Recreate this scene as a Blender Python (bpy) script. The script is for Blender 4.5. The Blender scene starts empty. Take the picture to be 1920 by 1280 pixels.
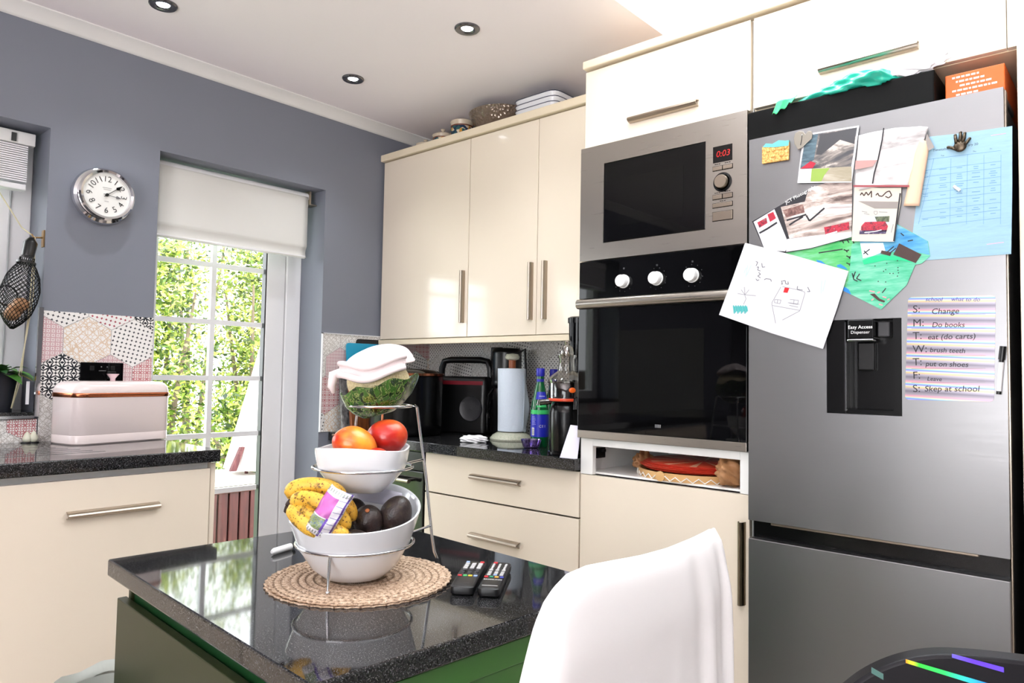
import bpy, bmesh, math, random
from mathutils import Vector as V, Matrix
random.seed(7)
sc = bpy.context.scene
COL = sc.collection
# ------------------------------------------------------------------ camera
CAM = V((2.9151, -2.6167, 1.1906)); YAW, PITCH, ROLL, FPX = .7254, .04714, .01775, 1346.55
_f = V((-math.sin(YAW)*math.cos(PITCH), math.cos(YAW)*math.cos(PITCH), math.sin(PITCH)))
_r0 = V((math.cos(YAW), math.sin(YAW), 0)); _u0 = _r0.cross(_f)
_r = _r0*math.cos(ROLL) + _u0*math.sin(ROLL); _u = -_r0*math.sin(ROLL) + _u0*math.cos(ROLL)
cd = bpy.data.cameras.new('camera'); cam = bpy.data.objects.new('camera', cd); COL.objects.link(cam)
cd.sensor_width = 36; cd.lens = FPX/1920*36; cd.clip_start = .02; cd.clip_end = 200
cam.matrix_world = Matrix(((_r.x, _u.x, -_f.x, CAM.x), (_r.y, _u.y, -_f.y, CAM.y), (_r.z, _u.z, -_f.z, CAM.z), (0, 0, 0, 1)))
sc.camera = cam
def at(u, v, ax, val):
    """measured photo point -> point on the plane ax = val"""
    d = _f + _r*((u-960)/FPX) - _u*((v-640)/FPX)
    i = 'xyz'.index(ax); return CAM + d*((val-CAM[i])/d[i])
# ------------------------------------------------------------------ world and light
w = bpy.data.worlds.new('world'); sc.world = w; w.use_nodes = True
bg = w.node_tree.nodes['Background']; bg.inputs[0].default_value = (.93, .97, 1, 1); bg.inputs[1].default_value = 6.5
sc.view_settings.view_transform = 'Standard'; sc.view_settings.look = 'None'
sc.view_settings.exposure = 0.3; sc.view_settings.gamma = 1; sc.view_settings.use_curve_mapping = False
def area(name, loc, rot, sx, sy, power=0, portal=False, col=(1, 1, 1)):
    l = bpy.data.lights.new(name, 'AREA'); l.shape = 'RECTANGLE'; l.size = sx; l.size_y = sy; l.energy = power; l.color = col
    if portal: l.cycles.is_portal = True
    o = bpy.data.objects.new(name, l); o.location = loc; o.rotation_euler = rot; COL.objects.link(o); return o
SKX0, SKX1, SKY0, SKY1 = 1.607, 2.95, -2.1, -.08
area('skylight_daylight', ((SKX0+SKX1)/2, (SKY0+SKY1)/2, 2.93), (0, 0, 0), 1.3, 1.98, 6, col=(.97, .98, 1))
area('added_uplight', (3.0, -4.9, 1.0), (math.radians(146), 0, 0), 1.9, 1.2, 110, col=(1, .965, .965)).data.spread = math.radians(125)  # uplight added inside the rear doors to brighten the ceiling
area('door_portal', (-.26, -1.066, 1.03), (0, math.radians(-90), 0), 2.0, .75, 1, True)
# ------------------------------------------------------------------ materials
def lin(c):
    return tuple(((x/255)/12.92 if x/255 <= .04045 else ((x/255+.055)/1.055)**2.4) for x in c) + (1,)
MATS = {}
def mat(name, c=(200, 200, 200), rough=.5, metal=0., coat=0., trans=0., emit=None, estr=1., alpha=1., spec=.5, ior=1.5, sheen=0., sss=0.):
    m = bpy.data.materials.new(name); m.use_nodes = True; b = m.node_tree.nodes['Principled BSDF']; I = b.inputs
    I['Base Color'].default_value = lin(c); I['Roughness'].default_value = rough; I['Metallic'].default_value = metal
    I['Coat Weight'].default_value = coat; I['Coat Roughness'].default_value = .04; I['Transmission Weight'].default_value = trans
    I['IOR'].default_value = ior; I['Alpha'].default_value = alpha; I['Specular IOR Level'].default_value = spec
    I['Sheen Weight'].default_value = sheen; I['Subsurface Weight'].default_value = sss
    if emit: I['Emission Color'].default_value = lin(emit); I['Emission Strength'].default_value = estr
    m.diffuse_color = lin(c); MATS[name] = m; return m
class N:
    """small node-graph helper on one material"""
    def __init__(s, m): s.m = m; s.t = m.node_tree; s.b = s.t.nodes['Principled BSDF']
    def new(s, t, **k):
        n = s.t.nodes.new(t)
        for a, b in k.items(): setattr(n, a, b)
        return n
    def put(s, sock, v):
        if hasattr(v, 'is_output'): s.t.links.new(v, sock)
        else: sock.default_value = v
    def math(s, op, a, b=0., c=None):
        n = s.new('ShaderNodeMath', operation=op); s.put(n.inputs[0], a); s.put(n.inputs[1], b)
        if c is not None: s.put(n.inputs[2], c)
        return n.outputs[0]
    def coord(s, kind='Object', scale=(1, 1, 1), rot=(0, 0, 0)):
        t = s.new('ShaderNodeTexCoord'); mp = s.new('ShaderNodeMapping'); mp.inputs['Scale'].default_value = scale; mp.inputs['Rotation'].default_value = rot
        s.t.links.new(t.outputs[kind], mp.inputs['Vector']); return mp.outputs[0]
    def noise(s, vec, scale, detail=3, rough=.5, out='Fac', dist=0.):
        n = s.new('ShaderNodeTexNoise'); s.t.links.new(vec, n.inputs['Vector']); n.inputs['Scale'].default_value = scale
        n.inputs['Detail'].default_value = detail; n.inputs['Roughness'].default_value = rough; n.inputs['Distortion'].default_value = dist; return n.outputs[out]
    def voro(s, vec, scale, feature='F1', out='Distance'):
        n = s.new('ShaderNodeTexVoronoi', feature=feature); s.t.links.new(vec, n.inputs['Vector']); n.inputs['Scale'].default_value = scale; return n.outputs[out]
    def ramp(s, fac, stops, interp='LINEAR'):
        r = s.new('ShaderNodeValToRGB'); r.color_ramp.interpolation = interp; e = r.color_ramp.elements
        while len(e) < len(stops): e.new(.5)
        for el, (p, c) in zip(e, stops): el.position = p; el.color = lin(c)
        s.put(r.inputs[0], fac); return r.outputs[0]
    def color(s, v): s.t.links.new(v, s.b.inputs['Base Color']); return s
    def rough(s, v): s.t.links.new(v, s.b.inputs['Roughness']); return s
    def bump(s, h, strength=.3, dist=.002):
        b = s.new('ShaderNodeBump'); b.inputs['Strength'].default_value = strength; b.inputs['Distance'].default_value = dist
        s.t.links.new(h, b.inputs['Height']); s.t.links.new(b.outputs[0], s.b.inputs['Normal']); return s
    def mix(s, fac, a, b):
        n = s.new('ShaderNodeMix', data_type='RGBA'); s.put(n.inputs[0], fac); s.put(n.inputs[6], lin(a) if isinstance(a, tuple) else a); s.put(n.inputs[7], lin(b) if isinstance(b, tuple) else b); return n.outputs[2]

m = mat('wall_paint', (124, 128, 140), .55); n = N(m); n.bump(n.noise(n.coord(), 180, 2), .08, .001)
mat('ceiling_paint', (247, 241, 244), .7); mat('white_gloss_paint', (238, 238, 236), .35); mat('shaft_paint', (250, 250, 248), .6)
mat('back_wall_paint', (190, 185, 180), .6)
mat('cream_gloss', (232, 220, 202), .16, coat=.3); mat('cream_edge', (232, 218, 192), .3)
mat('upvc', (240, 240, 242), .25); mat('carcass_white', (240, 240, 238), .4)
m = mat('granite', (16, 16, 17), .05); n = N(m); c = n.coord()
n.color(n.ramp(n.noise(c, 420, 2, .7), [(0, (8, 8, 9)), (.5, (18, 18, 19)), (.6, (60, 60, 62)), (.7, (118, 118, 120))]))
def steel(name, c, rough, sc_, axis_scale):
    m = mat(name, c, rough, 1.); n = N(m); v = n.coord('Object', axis_scale)
    nz = n.noise(v, sc_, 4, .6); n.rough(n.math('MULTIPLY_ADD', nz, .14, rough-.07)); return m
steel('brushed_steel', (176, 170, 162), .3, 300, (.02, 1, 1)); steel('fridge_steel', (141, 141, 143), .36, 300, (.02, 1, 1))
mat('chrome', (215, 215, 218), .07, 1.); mat('satin_nickel', (172, 160, 146), .28, 1.); mat('bronze_nickel', (120, 108, 90), .3, 1.)
mat('copper', (196, 118, 84), .2, 1.)
mat('black_glass', (5, 5, 6), .03, coat=0., spec=.28); mat('black_plastic', (14, 14, 15), .3); mat('black_satin', (8, 8, 9), .22, spec=.35); mat('black_matt', (7, 7, 7), .6, spec=.12)
mat('dark_grey', (52, 52, 55), .4); mat('mid_grey', (110, 110, 112), .45); mat('window_dark', (20, 20, 20), .12)
m = mat('door_glass', (255, 255, 255), 0); t = m.node_tree; t.nodes.clear()
_o = t.nodes.new('ShaderNodeOutputMaterial'); _mx = t.nodes.new('ShaderNodeMixShader'); _tr = t.nodes.new('ShaderNodeBsdfTransparent'); _gl = t.nodes.new('ShaderNodeBsdfGlossy')
_gl.inputs['Roughness'].default_value = .01; _mx.inputs[0].default_value = .05
t.links.new(_tr.outputs[0], _mx.inputs[1]); t.links.new(_gl.outputs[0], _mx.inputs[2]); t.links.new(_mx.outputs[0], _o.inputs[0])
def clear(name, c, gloss=.12, tint=1.):
    m = bpy.data.materials.new(name); m.use_nodes = True; t = m.node_tree; t.nodes.clear()
    o = t.nodes.new('ShaderNodeOutputMaterial'); mx = t.nodes.new('ShaderNodeMixShader'); tr = t.nodes.new('ShaderNodeBsdfTransparent'); gl = t.nodes.new('ShaderNodeBsdfGlossy')
    tr.inputs[0].default_value = lin(c); gl.inputs['Roughness'].default_value = .05
    lw = t.nodes.new('ShaderNodeLayerWeight'); lw.inputs[0].default_value = .35
    ma = t.nodes.new('ShaderNodeMath'); ma.operation = 'MULTIPLY_ADD'; ma.inputs[1].default_value = .6; ma.inputs[2].default_value = gloss
    t.links.new(lw.outputs['Facing'], ma.inputs[0]); t.links.new(ma.outputs[0], mx.inputs[0])
    t.links.new(tr.outputs[0], mx.inputs[1]); t.links.new(gl.outputs[0], mx.inputs[2]); t.links.new(mx.outputs[0], o.inputs[0]); MATS[name] = m; return m
clear('clear_plastic', (225, 222, 218), .06); clear('smoked_plastic', (150, 128, 118), .08); clear('lilac_glass', (214, 196, 244), .1); clear('cut_glass', (205, 195, 185), .25)
clear('green_glass', (30, 130, 70), .1)
MT = lambda k: MATS[k]
# ------------------------------------------------------------------ mesh helpers
def wloc(o):
    p = V((0, 0, 0))
    while o: p += o.location; o = o.parent
    return p
class MB:
    def __init__(s): s.v = []; s.f = []; s.mi = []; s.cur = 0
    def add(s, vs, fs):
        k = len(s.v); s.v += [tuple(a) for a in vs]; s.f += [tuple(i+k for i in f) for f in fs]; s.mi += [s.cur]*len(fs); return s
    def m(s, i): s.cur = i; return s
    def box(s, x0, y0, z0, x1, y1, z1, M=None):
        x0, x1 = sorted((x0, x1)); y0, y1 = sorted((y0, y1)); z0, z1 = sorted((z0, z1))
        vs = [V((x, y, z)) for z in (z0, z1) for y in (y0, y1) for x in (x0, x1)]
        if M: vs = [M @ a for a in vs]
        return s.add(vs, [(0, 2, 3, 1), (4, 5, 7, 6), (0, 1, 5, 4), (2, 6, 7, 3), (0, 4, 6, 2), (1, 3, 7, 5)])
    def prism(s, pts, off):
        """closed outline of 3D points, extruded by vector off"""
        n = len(pts); off = V(off); pts = [V(p) for p in pts]
        return s.add(pts+[p+off for p in pts], [tuple(range(n))[::-1], tuple(range(n, 2*n))]+[(i, (i+1) % n, n+(i+1) % n, n+i) for i in range(n)])
    def tube(s, pts, r, n=10, closed=False, taper=None):
        pts = [V(p) for p in pts]; L = len(pts); rings = []; up = None
        for i, p in enumerate(pts):
            a = pts[(i-1) % L] if (closed or i > 0) else p; b = pts[(i+1) % L] if (closed or i < L-1) else p
            d = (b-a).normalized()
            if up is None: up = d.orthogonal().normalized()
            else:
                up = (up-d*up.dot(d)); up = up.normalized() if up.length > 1e-6 else d.orthogonal().normalized()
            sd = d.cross(up); rr = taper[i] if taper else r
            rings.append([p+up*math.cos(q)*rr+sd*math.sin(q)*rr for q in [2*math.pi*k/n for k in range(n)]])
        fs = []
        for i in range(L if closed else L-1):
            j = (i+1) % L
            fs += [(i*n+k, i*n+(k+1) % n, j*n+(k+1) % n, j*n+k) for k in range(n)]
        if not closed: fs += [tuple(range(n))[::-1], tuple(range((L-1)*n, L*n))]
        return s.add([p for r_ in rings for p in r_], fs)
    def lathe(s, prof, c=(0, 0, 0), n=32, M=None, cap0=True, cap1=True, sx=1., sy=1., sup=2.):
        c = V(c); vs = []
        for r, z in prof:
            for k in range(n):
                a = 2*math.pi*k/n; ca, sa = math.cos(a), math.sin(a)
                q = 1. if sup == 2 else (abs(ca)**sup+abs(sa)**sup)**(-1/sup)
                p = V((r*q*ca*sx, r*q*sa*sy, z)); vs.append(c+(M @ p if M else p))
        L = len(prof); fs = [(i*n+k, i*n+(k+1) % n, (i+1)*n+(k+1) % n, (i+1)*n+k) for i in range(L-1) for k in range(n)]
        if cap0: fs.append(tuple(range(n))[::-1])
        if cap1: fs.append(tuple(range((L-1)*n, L*n)))
        return s.add(vs, fs)
    def ball(s, c, r, n=20, k=12, M=None, f=None):
        c = V(c); r = r if isinstance(r, (tuple, list)) else (r, r, r); vs = []; fs = []
        for i in range(1, k):
            t = math.pi*i/k
            for j in range(n):
                a = 2*math.pi*j/n; p = V((math.sin(t)*math.cos(a), math.sin(t)*math.sin(a), math.cos(t)))
                if f: p = p*f(p)
                p = V((p.x*r[0], p.y*r[1], p.z*r[2])); vs.append(c+(M @ p if M else p))
        for q in (1, -1):
            p = V((0, 0, q))
            if f: p = p*f(p)
            p = V((0, 0, p.z*r[2])); vs.append(c+(M @ p if M else p))
        T = len(vs)-2; B = T+1
        for i in range(k-2): fs += [(i*n+j, (i+1)*n+j, (i+1)*n+(j+1) % n, i*n+(j+1) % n) for j in range(n)]
        fs += [(T, j, (j+1) % n) for j in range(n)]+[(B, (k-2)*n+(j+1) % n, (k-2)*n+j) for j in range(n)]
        return s.add(vs, fs)
    def grid(s, fn, nu, nv, closed_u=False):
        vs = [fn(i/(nu if closed_u else nu-1), j/(nv-1)) for j in range(nv) for i in range(nu)]
        return s.add(vs, [(j*nu+i, j*nu+(i+1) % nu, (j+1)*nu+(i+1) % nu, (j+1)*nu+i) for j in range(nv-1) for i in range(nu if closed_u else nu-1)])
    def build(s, name, mats, parent=None, smooth=False, bevel=0, seg=2, sub=0, solid=0, kind=None, origin=None):
        if not isinstance(mats, (list, tuple)): mats = [mats]
        mats = [MT(a) if isinstance(a, str) else a for a in mats]
        if parent: o0 = wloc(parent)
        elif origin: o0 = V(origin)
        else:
            xs, ys, zs = zip(*s.v); o0 = V(((min(xs)+max(xs))/2, (min(ys)+max(ys))/2, min(zs)))
        me = bpy.data.meshes.new(name); me.from_pydata([tuple(V(a)-o0) for a in s.v], [], s.f)
        for a in mats: me.materials.append(a)
        me.polygons.foreach_set('material_index', s.mi)
        if smooth:
            me.polygons.foreach_set('use_smooth', [True]*len(me.polygons))
        me.update()
        bm = bmesh.new(); bm.from_mesh(me); bmesh.ops.recalc_face_normals(bm, faces=bm.faces); bm.to_mesh(me); bm.free()
        if smooth and smooth != 'all': me.set_sharp_from_angle(angle=math.radians(42))
        o = bpy.data.objects.new(name, me); COL.objects.link(o)
        if parent: o.parent = parent
        else: o.location = o0
        if solid: md = o.modifiers.new('solid', 'SOLIDIFY'); md.thickness = solid; md.offset = 0
        if bevel: md = o.modifiers.new('bevel', 'BEVEL'); md.width = bevel; md.segments = seg; md.limit_method = 'ANGLE'; md.angle_limit = math.radians(40); md.harden_normals = False
        if sub: md = o.modifiers.new('sub', 'SUBSURF'); md.levels = sub; md.render_levels = sub
        if kind: o['kind'] = kind
        return o
def tag(o, label, cat, group=None):
    o['label'] = label; o['category'] = cat
    if group: o['group'] = group
    return o
def thing(name, label, cat, loc, group=None):
    o = bpy.data.objects.new(name, None); o.location = loc; o.empty_display_size = .05; COL.objects.link(o); return tag(o, label, cat, group)
def struct(name, mb, mats, parent=None, **k): return mb.build(name, mats, parent, kind=None if parent else 'structure', **k)
def group_empty(name, loc):
    o = bpy.data.objects.new(name, None); o.location = loc; COL.objects.link(o); o['kind'] = 'structure'; return o
def copy_tree(o, parent=None):
    c = o.copy(); COL.objects.link(c)
    if parent: c.parent = parent
    for ch in list(o.children): copy_tree(ch, c)
    return c
def text(mb, s, M, size, bold=0., shear=0., align='CENTER'):
    cu = bpy.data.curves.new('t', 'FONT'); cu.body = s; cu.size = size; cu.align_x = align; cu.align_y = 'CENTER'; cu.shear = shear; cu.offset = bold*size; cu.resolution_u = 3
    o = bpy.data.objects.new('t', cu); me = o.to_mesh()
    mb.add([M @ v.co for v in me.vertices], [tuple(p.vertices) for p in me.polygons]); o.to_mesh_clear(); bpy.data.objects.remove(o); bpy.data.curves.remove(cu); return mb
def frame(o, x, y):
    """matrix with local x, y along the given vectors and z out of them, at o"""
    x = V(x).normalized(); y = V(y); y = (y-x*y.dot(x)).normalized(); z = x.cross(y); o = V(o)
    return Matrix(((x.x, y.x, z.x, o.x), (x.y, y.y, z.y, o.y), (x.z, y.z, z.z, o.z), (0, 0, 0, 1)))
def handle(p0, p1, out, side, parent, m='satin_nickel', wd=.022, dp=.026):
    """half-tube bar pull from p0 to p1; out = away from the door, side = across the bar"""
    p0, p1, out, side = V(p0), V(p1), V(out), V(side); prof = []
    for k in range(9):
        a = math.radians(-80+k*25); prof.append((math.cos(a)*dp, math.sin(a)*wd*.5))
    inner = [(max(0, a-.0035) if a > .006 else a, b*.78) for a, b in prof]
    out_l = prof+inner[::-1]
    b = MB(); b.prism([p0+out*(a-.002)+side*c for a, c in out_l], p1-p0)
    d = (p1-p0).normalized()
    for q in (p0+(p1-p0)*.12, p0+(p1-p0)*.88):
        b.box(-.004, -.004, 0, .004, .004, dp*.8, Matrix.Translation(q) @ V(out).to_track_quat('Z', 'Y').to_matrix().to_4x4())
    return b.build('handle', m, parent, smooth=True)
# ------------------------------------------------------------------ the room
H = 2.445
WY0, WY1, WZ0, WZ1 = -3.1, -1.828, 1.03, 2.042      # kitchen window opening
DY0, DY1, DZ1 = -1.449, -.684, 2.055                # glazed door opening
b = MB()
b.box(-.27, -5.15, 0, 0, WY0, H).box(-.27, WY0, 0, 0, WY1, WZ0).box(-.27, WY0, WZ1, 0, WY1, H).box(-.27, WY1, 0, 0, DY0, H).box(-.27, DY0, DZ1, 0, DY1, H).box(-.27, DY1, 0, 0, .15, H)
wall_left = struct('wall_left', b, 'wall_paint')
wall_back = struct('wall_back', MB().box(0, 0, 0, 4.4, .15, H), 'back_wall_paint')
struct('wall_right', MB().box(4.4, -5.15, 0, 4.55, .15, H), mat('right_wall_paint', (108, 108, 112), .6))
b = MB().box(0, -5.15, 0, 1.95, -5, H).box(4.05, -5.15, 0, 4.4, -5, H).box(1.95, -5.15, 2.2, 4.05, -5, H)
struct('wall_rear', b, mat('rear_wall_paint', (104, 105, 110), .6))
b = MB().box(-.27, -5.15, H, SKX0, .15, H+.2).box(SKX1, -5.15, H, 4.55, .15, H+.2).box(SKX0, -5.15, H, SKX1, SKY0, H+.2).box(SKX0, SKY1, H, SKX1, .15, H+.2)
struct('ceiling', b, 'ceiling_paint')
m = mat('floor_tile', (198, 184, 174), .4)
struct('floor', MB().box(-.27, -5.15, -.1, 4.55, .15, 0), 'floor_tile')
# coving along the grey wall
b = MB(); pr = [(0, H-.043), (.004, H-.043), (.012, H-.036), (.03, H-.016), (.048, H-.008), (.056, H-.004), (.056, H), (0, H)]
b.prism([(x, -5, z) for x, z in pr], (0, 5, 0)); struct('trim_1', b, 'white_gloss_paint', smooth=True)
# skylight shaft and frame
b = MB(); T = 2.98
b.box(SKX0-.05, SKY0-.05, H+.2, SKX0, SKY1+.05, T).box(SKX1, SKY0-.05, H+.2, SKX1+.05, SKY1+.05, T).box(SKX0, SKY0-.05, H+.2, SKX1, SKY0, T).box(SKX0, SKY1, H+.2, SKX1, SKY1+.05, T)
sk = struct('window_2', b, 'shaft_paint')
b = MB(); x0, x1, y0, y1 = SKX0, SKX1, SKY0, SKY1
for q in ((x0, y0, x0+.05, y1), (x1-.05, y0, x1, y1), (x0+.05, y0, x1-.05, y0+.05), (x0+.05, y1-.05, x1-.05, y1), ((x0+x1)/2-.025, y0+.05, (x0+x1)/2+.025, y1-.05)): b.box(q[0], q[1], T-.045, q[2], q[3], T)
struct('window_frame', b, 'upvc', sk)
struct('glass', MB().box(x0+.04, y0+.04, T-.025, x1-.04, y1-.04, T-.019), 'door_glass', sk)
# rear glazed doors behind the camera (seen only in reflections)
b = MB()
for xx in (1.95, 2.97, 3.99): b.box(xx, -5.1, 0, xx+.06, -5.03, 2.2)
b.box(2.01, -5.1, 2.14, 3.99, -5.03, 2.2).box(2.01, -5.1, 0, 3.99, -5.03, .08)
rd = struct('door_2', b, 'upvc')
struct('glass', MB().box(2.0, -5.07, .07, 4.0, -5.064, 2.15), 'door_glass', rd)
# glazed garden door
DX = -.2
b = MB(); b.box(DX-.05, DY0, 0, DX+.012, DY0+.03, DZ1).box(DX-.05, -.762, 0, DX+.012, DY1, DZ1).box(DX-.05, DY0+.03, DZ1-.06, DX+.012, -.762, DZ1).box(DX-.05, DY0+.03, 0, DX+.012, -.762, .04)
door1 = struct('door_1', b, 'upvc', bevel=.004)
GY0, GY1, GZ0, GZ1 = -1.362, -.86, .14, 1.91
b = MB(); b.box(DX-.045, DY0+.032, .042, DX+.005, GY0, DZ1-.062).box(DX-.045, GY1, .042, DX+.005, -.765, DZ1-.062).box(DX-.045, GY0, .042, DX+.005, GY1, GZ0).box(DX-.045, GY0, GZ1, DX+.005, GY1, DZ1-.062)
struct('door_sash', b, 'upvc', door1, bevel=.004)
struct('gasket', MB().box(DX-.03, GY1-.007, GZ0, DX+.002, GY1-.001, GZ1), 'dark_grey', door1)
b = MB(); b.box(DX-.028, -1.122, GZ0, DX-.008, -1.1, GZ1)
for z in (.4, .65, .9, 1.155, 1.405, 1.66): b.box(DX-.027, GY0, z-.011, DX-.009, GY1-.012, z+.011)
struct('glazing_bars', b, 'upvc', door1)
struct('glass', MB().box(DX-.021, GY0, GZ0, DX-.016, GY1, GZ1), 'door_glass', door1)
# roller blind over the door
t = thing('roller_blind', 'off-white roller blind pulled part way down the glazed door', 'blind', (-.09, -1.07, 2.0))
m = mat('blind_fabric', (232, 232, 228), .7); m.node_tree.nodes['Principled BSDF'].inputs['Transmission Weight'].default_value = .08
def bl(u, v):
    z = 2.02-.29*v; x = -.066 if v < .82 else -.066-.012*math.sin((v-.82)/.18*math.pi*.9)
    return V((x+.002*math.sin(u*9), -1.436+.7*u, z))
MB().grid(bl, 24, 40).build('fabric', 'blind_fabric', t, smooth=True, solid=.0015)
MB().tube([(-.09, -1.44, 2.022), (-.09, -.73, 2.022)], .022, 16).build('roller', 'upvc', t, smooth=True)
MB().box(-.088, -1.434, 1.726, -.07, -.738, 1.74).build('bottom_bar', 'upvc', t, bevel=.004)
MB().box(-.12, -.73, 1.985, -.062, -.722, 2.05).box(-.12, -.722, 1.985, -.062, -.69, 1.99).build('bracket', 'satin_nickel', t)
# ------------------------------------------------------------------ kitchen window
WX = -.2
b = MB(); b.box(WX-.05, WY0, WZ0, WX+.015, WY0+.07, WZ1).box(WX-.05, WY1-.065, WZ0, WX+.015, WY1, WZ1).box(WX-.05, WY0+.07, WZ0, WX+.015, WY1-.065, WZ0+.06).box(WX-.05, WY0+.07, WZ1-.06, WX+.015, WY1-.065, WZ1).box(WX-.05, -2.5, WZ0+.06, WX+.015, -2.43, WZ1-.06)
win = struct('window_1', b, 'upvc', bevel=.004)
b = MB(); y0, y1 = -2.425, WY1-.07
b.box(WX-.04, y0, WZ0+.065, WX+.03, y0+.06, WZ1-.065).box(WX-.04, y1-.06, WZ0+.065, WX+.03, y1, WZ1-.065).box(WX-.04, y0+.06, WZ0+.065, WX+.03, y1-.06, WZ0+.125).box(WX-.04, y0+.06, WZ1-.125, WX+.03, y1-.06, WZ1-.065)
struct('window_sash', b, 'upvc', win, bevel=.004)
struct('glass', MB().box(WX-.015, WY0+.06, WZ0+.05, WX-.009, WY1-.06, WZ1-.05), 'door_glass', win)
struct('window_sill', MB().box(WX+.015, WY0, WZ0-.012, .012, WY1, WZ0+.004), 'granite', win)
struct('trim_2', MB().box(.001, WY1-.012, WZ0-.012, .014, WY1+.002, 1.4).box(.001, WY0, WZ0-.018, .016, WY1-.012, WZ0-.008), 'chrome')
t = thing('venetian_blind', 'white slatted blind raised to the top of the kitchen window', 'blind', (-.1, -2.4, 1.99))
MB().box(-.135, -3.05, 1.985, -.085, -1.85, 2.03).build('headrail', 'white_gloss_paint', t, bevel=.003)
MB().box(-.084, -1.925, 1.99, -.08, -1.91, 2.02).build('bracket', 'black_plastic', t)
b = MB()
for k in range(17):
    z = 1.978-k*.0078; b.box(-.136, -3.04, z-.0025, -.086, -1.872, z+.0025, Matrix.Translation((0, 0, 0)))
b.build('slats', 'upvc', t)
MB().box(-.136, -3.04, 1.822, -.086, -1.872, 1.842).build('bottom_rail', 'upvc', t, bevel=.003)
mat('string', (205, 196, 165), .8)
hk = at(69, 446, 'x', -.02)
MB().tube([(-.08, -2.1, 1.97), (-.06, -1.98, 1.83), (-.045, -1.89, 1.68), tuple(hk+V((0, -.004, 0)))], .0022, 6).build('cord', 'string', t)
pts = [hk+V((0, -.006, 0)), hk+V((.004, -.012, -.2)), hk+V((.01, -.02, -.34)), hk+V((.0, -.028, -.5)), hk+V((-.02, -.045, -.6))]
MB().tube(pts, .0022, 6).tube([p+V((.004, .008*math.sin(i*1.5), 0)) for i, p in enumerate(pts)], .002, 6).build('cord', 'string', t)
t = thing('wall_hook', 'small brass hook at the edge of the window recess', 'hook', hk)
MB().box(hk.x-.012, WY1-.004, hk.z-.03, hk.x+.012, WY1, hk.z+.03).build('plate', mat('old_brass', (150, 120, 80), .35, 1.), t)
MB().tube([hk+V((0, .02, .004)), hk+V((0, -.01, 0)), hk+V((0, -.016, .012))], .003, 8).build('hook', 'old_brass', t, smooth=True)
# black net bag hanging from the hook
top = hk+V((.0, -.018, -.02)); bot = at(22, 616, 'x', -.005)
t = thing('net_bag', 'black wire net holder hanging in front of the kitchen window', 'bag', bot)
ax = (top-bot); L = ax.length; Mz = ax.normalized().to_track_quat('Z', 'Y').to_matrix().to_4x4()
prof = [(.006, .0), (.03, .02), (.055, .055), (.066, .1), (.068, .14), (.058, .185), (.042, .215), (.027, .235), (.024, .27), (.021, .31), (.018, L-.055)]
b = MB(); n = 22
for par in (1, -1):
    for k in range(n):
        pts = []
        for i in range(34):
            z = prof[-1][1]*i/33
            for (r0, z0), (r1, z1) in zip(prof, prof[1:]):
                if z0 <= z <= z1: r = r0+(r1-r0)*(z-z0)/(z1-z0); break
            a = 2*math.pi*k/n+par*i*.13
            pts.append(bot+Mz @ V((r*math.cos(a), r*math.sin(a)*.8, z)))
        b.tube(pts, .0011, 4)
b.build('net', 'black_matt', t)
b = MB()
c = bot+Mz @ V((.064, -.0, .12)); b.tube([c+Mz @ V((.004, .036*math.cos(a), .034*math.sin(a))) for a in [k*math.pi/12 for k in range(24)]], .0025, 8, closed=True); b.build('hoop', 'black_plastic', t, smooth=True); b = MB()
b.lathe([(.03, .232), (.03, .24)], bot, 20, Mz).build('ring', 'black_plastic', t, smooth=True)
MB().lathe([(.02, 0), (.022, .05), (.018, .056), (.006, .07)], top+Mz @ V((0, 0, -.05)), 14, Mz).tube([top, top+V((0, .012, .02)), hk], .002, 6).build('cap', 'black_plastic', t, smooth=True)
mat('onion_skin', (186, 140, 100), .5)
for q in ((.0, .01, .05), (.022, -.012, .075), (-.02, .0, .085)):
    o = MB().ball(bot+Mz @ V(q), (.026, .026, .024), 14, 8).build('onion', 'onion_skin', smooth=True)
    tag(o, 'brown onions in the bottom of the hanging net holder', 'onion', 'onions in the hanging net')
# potted plant on the sill
t = thing('potted_plant', 'leafy green plant in a dark pot on the window sill', 'plant', (-.09, -1.945, WZ0+.004))
MB().lathe([(.062, 0), (.078, .125), (.082, .125), (.082, .135), (.072, .135), (.066, .11), (.0, .11)], (-.09, -1.945, WZ0+.004), 28, cap1=False).build('pot', mat('blue_black_pot', (34, 38, 46), .35), t, smooth=True)
mat('leaf_green', (70, 122, 48), .45); mat('leaf_yellow', (205, 180, 60), .5); mat('leaf_dark', (36, 78, 34), .4)
def leaf(b, base, d, l, wd, droop=.5):
    d = V(d).normalized(); s = d.cross(V((0, 0, 1))); s = s.normalized() if s.length > .01 else V((1, 0, 0)); base = V(base)
    vs = []; fs = []
    for i, (q, ww) in enumerate(((0, .12), (.25, .8), (.5, 1), (.75, .7), (1, .05))):
        p = base+d*l*q-V((0, 0, droop*l*q*q))
        vs += [p-s*wd*ww*.5+V((0, 0, wd*.12*ww)), p, p+s*wd*ww*.5+V((0, 0, wd*.12*ww))]
        if i: k = i*3; fs += [(k-3, k-2, k+1, k), (k-2, k-1, k+2, k+1)]
    b.add(vs, fs)
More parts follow.
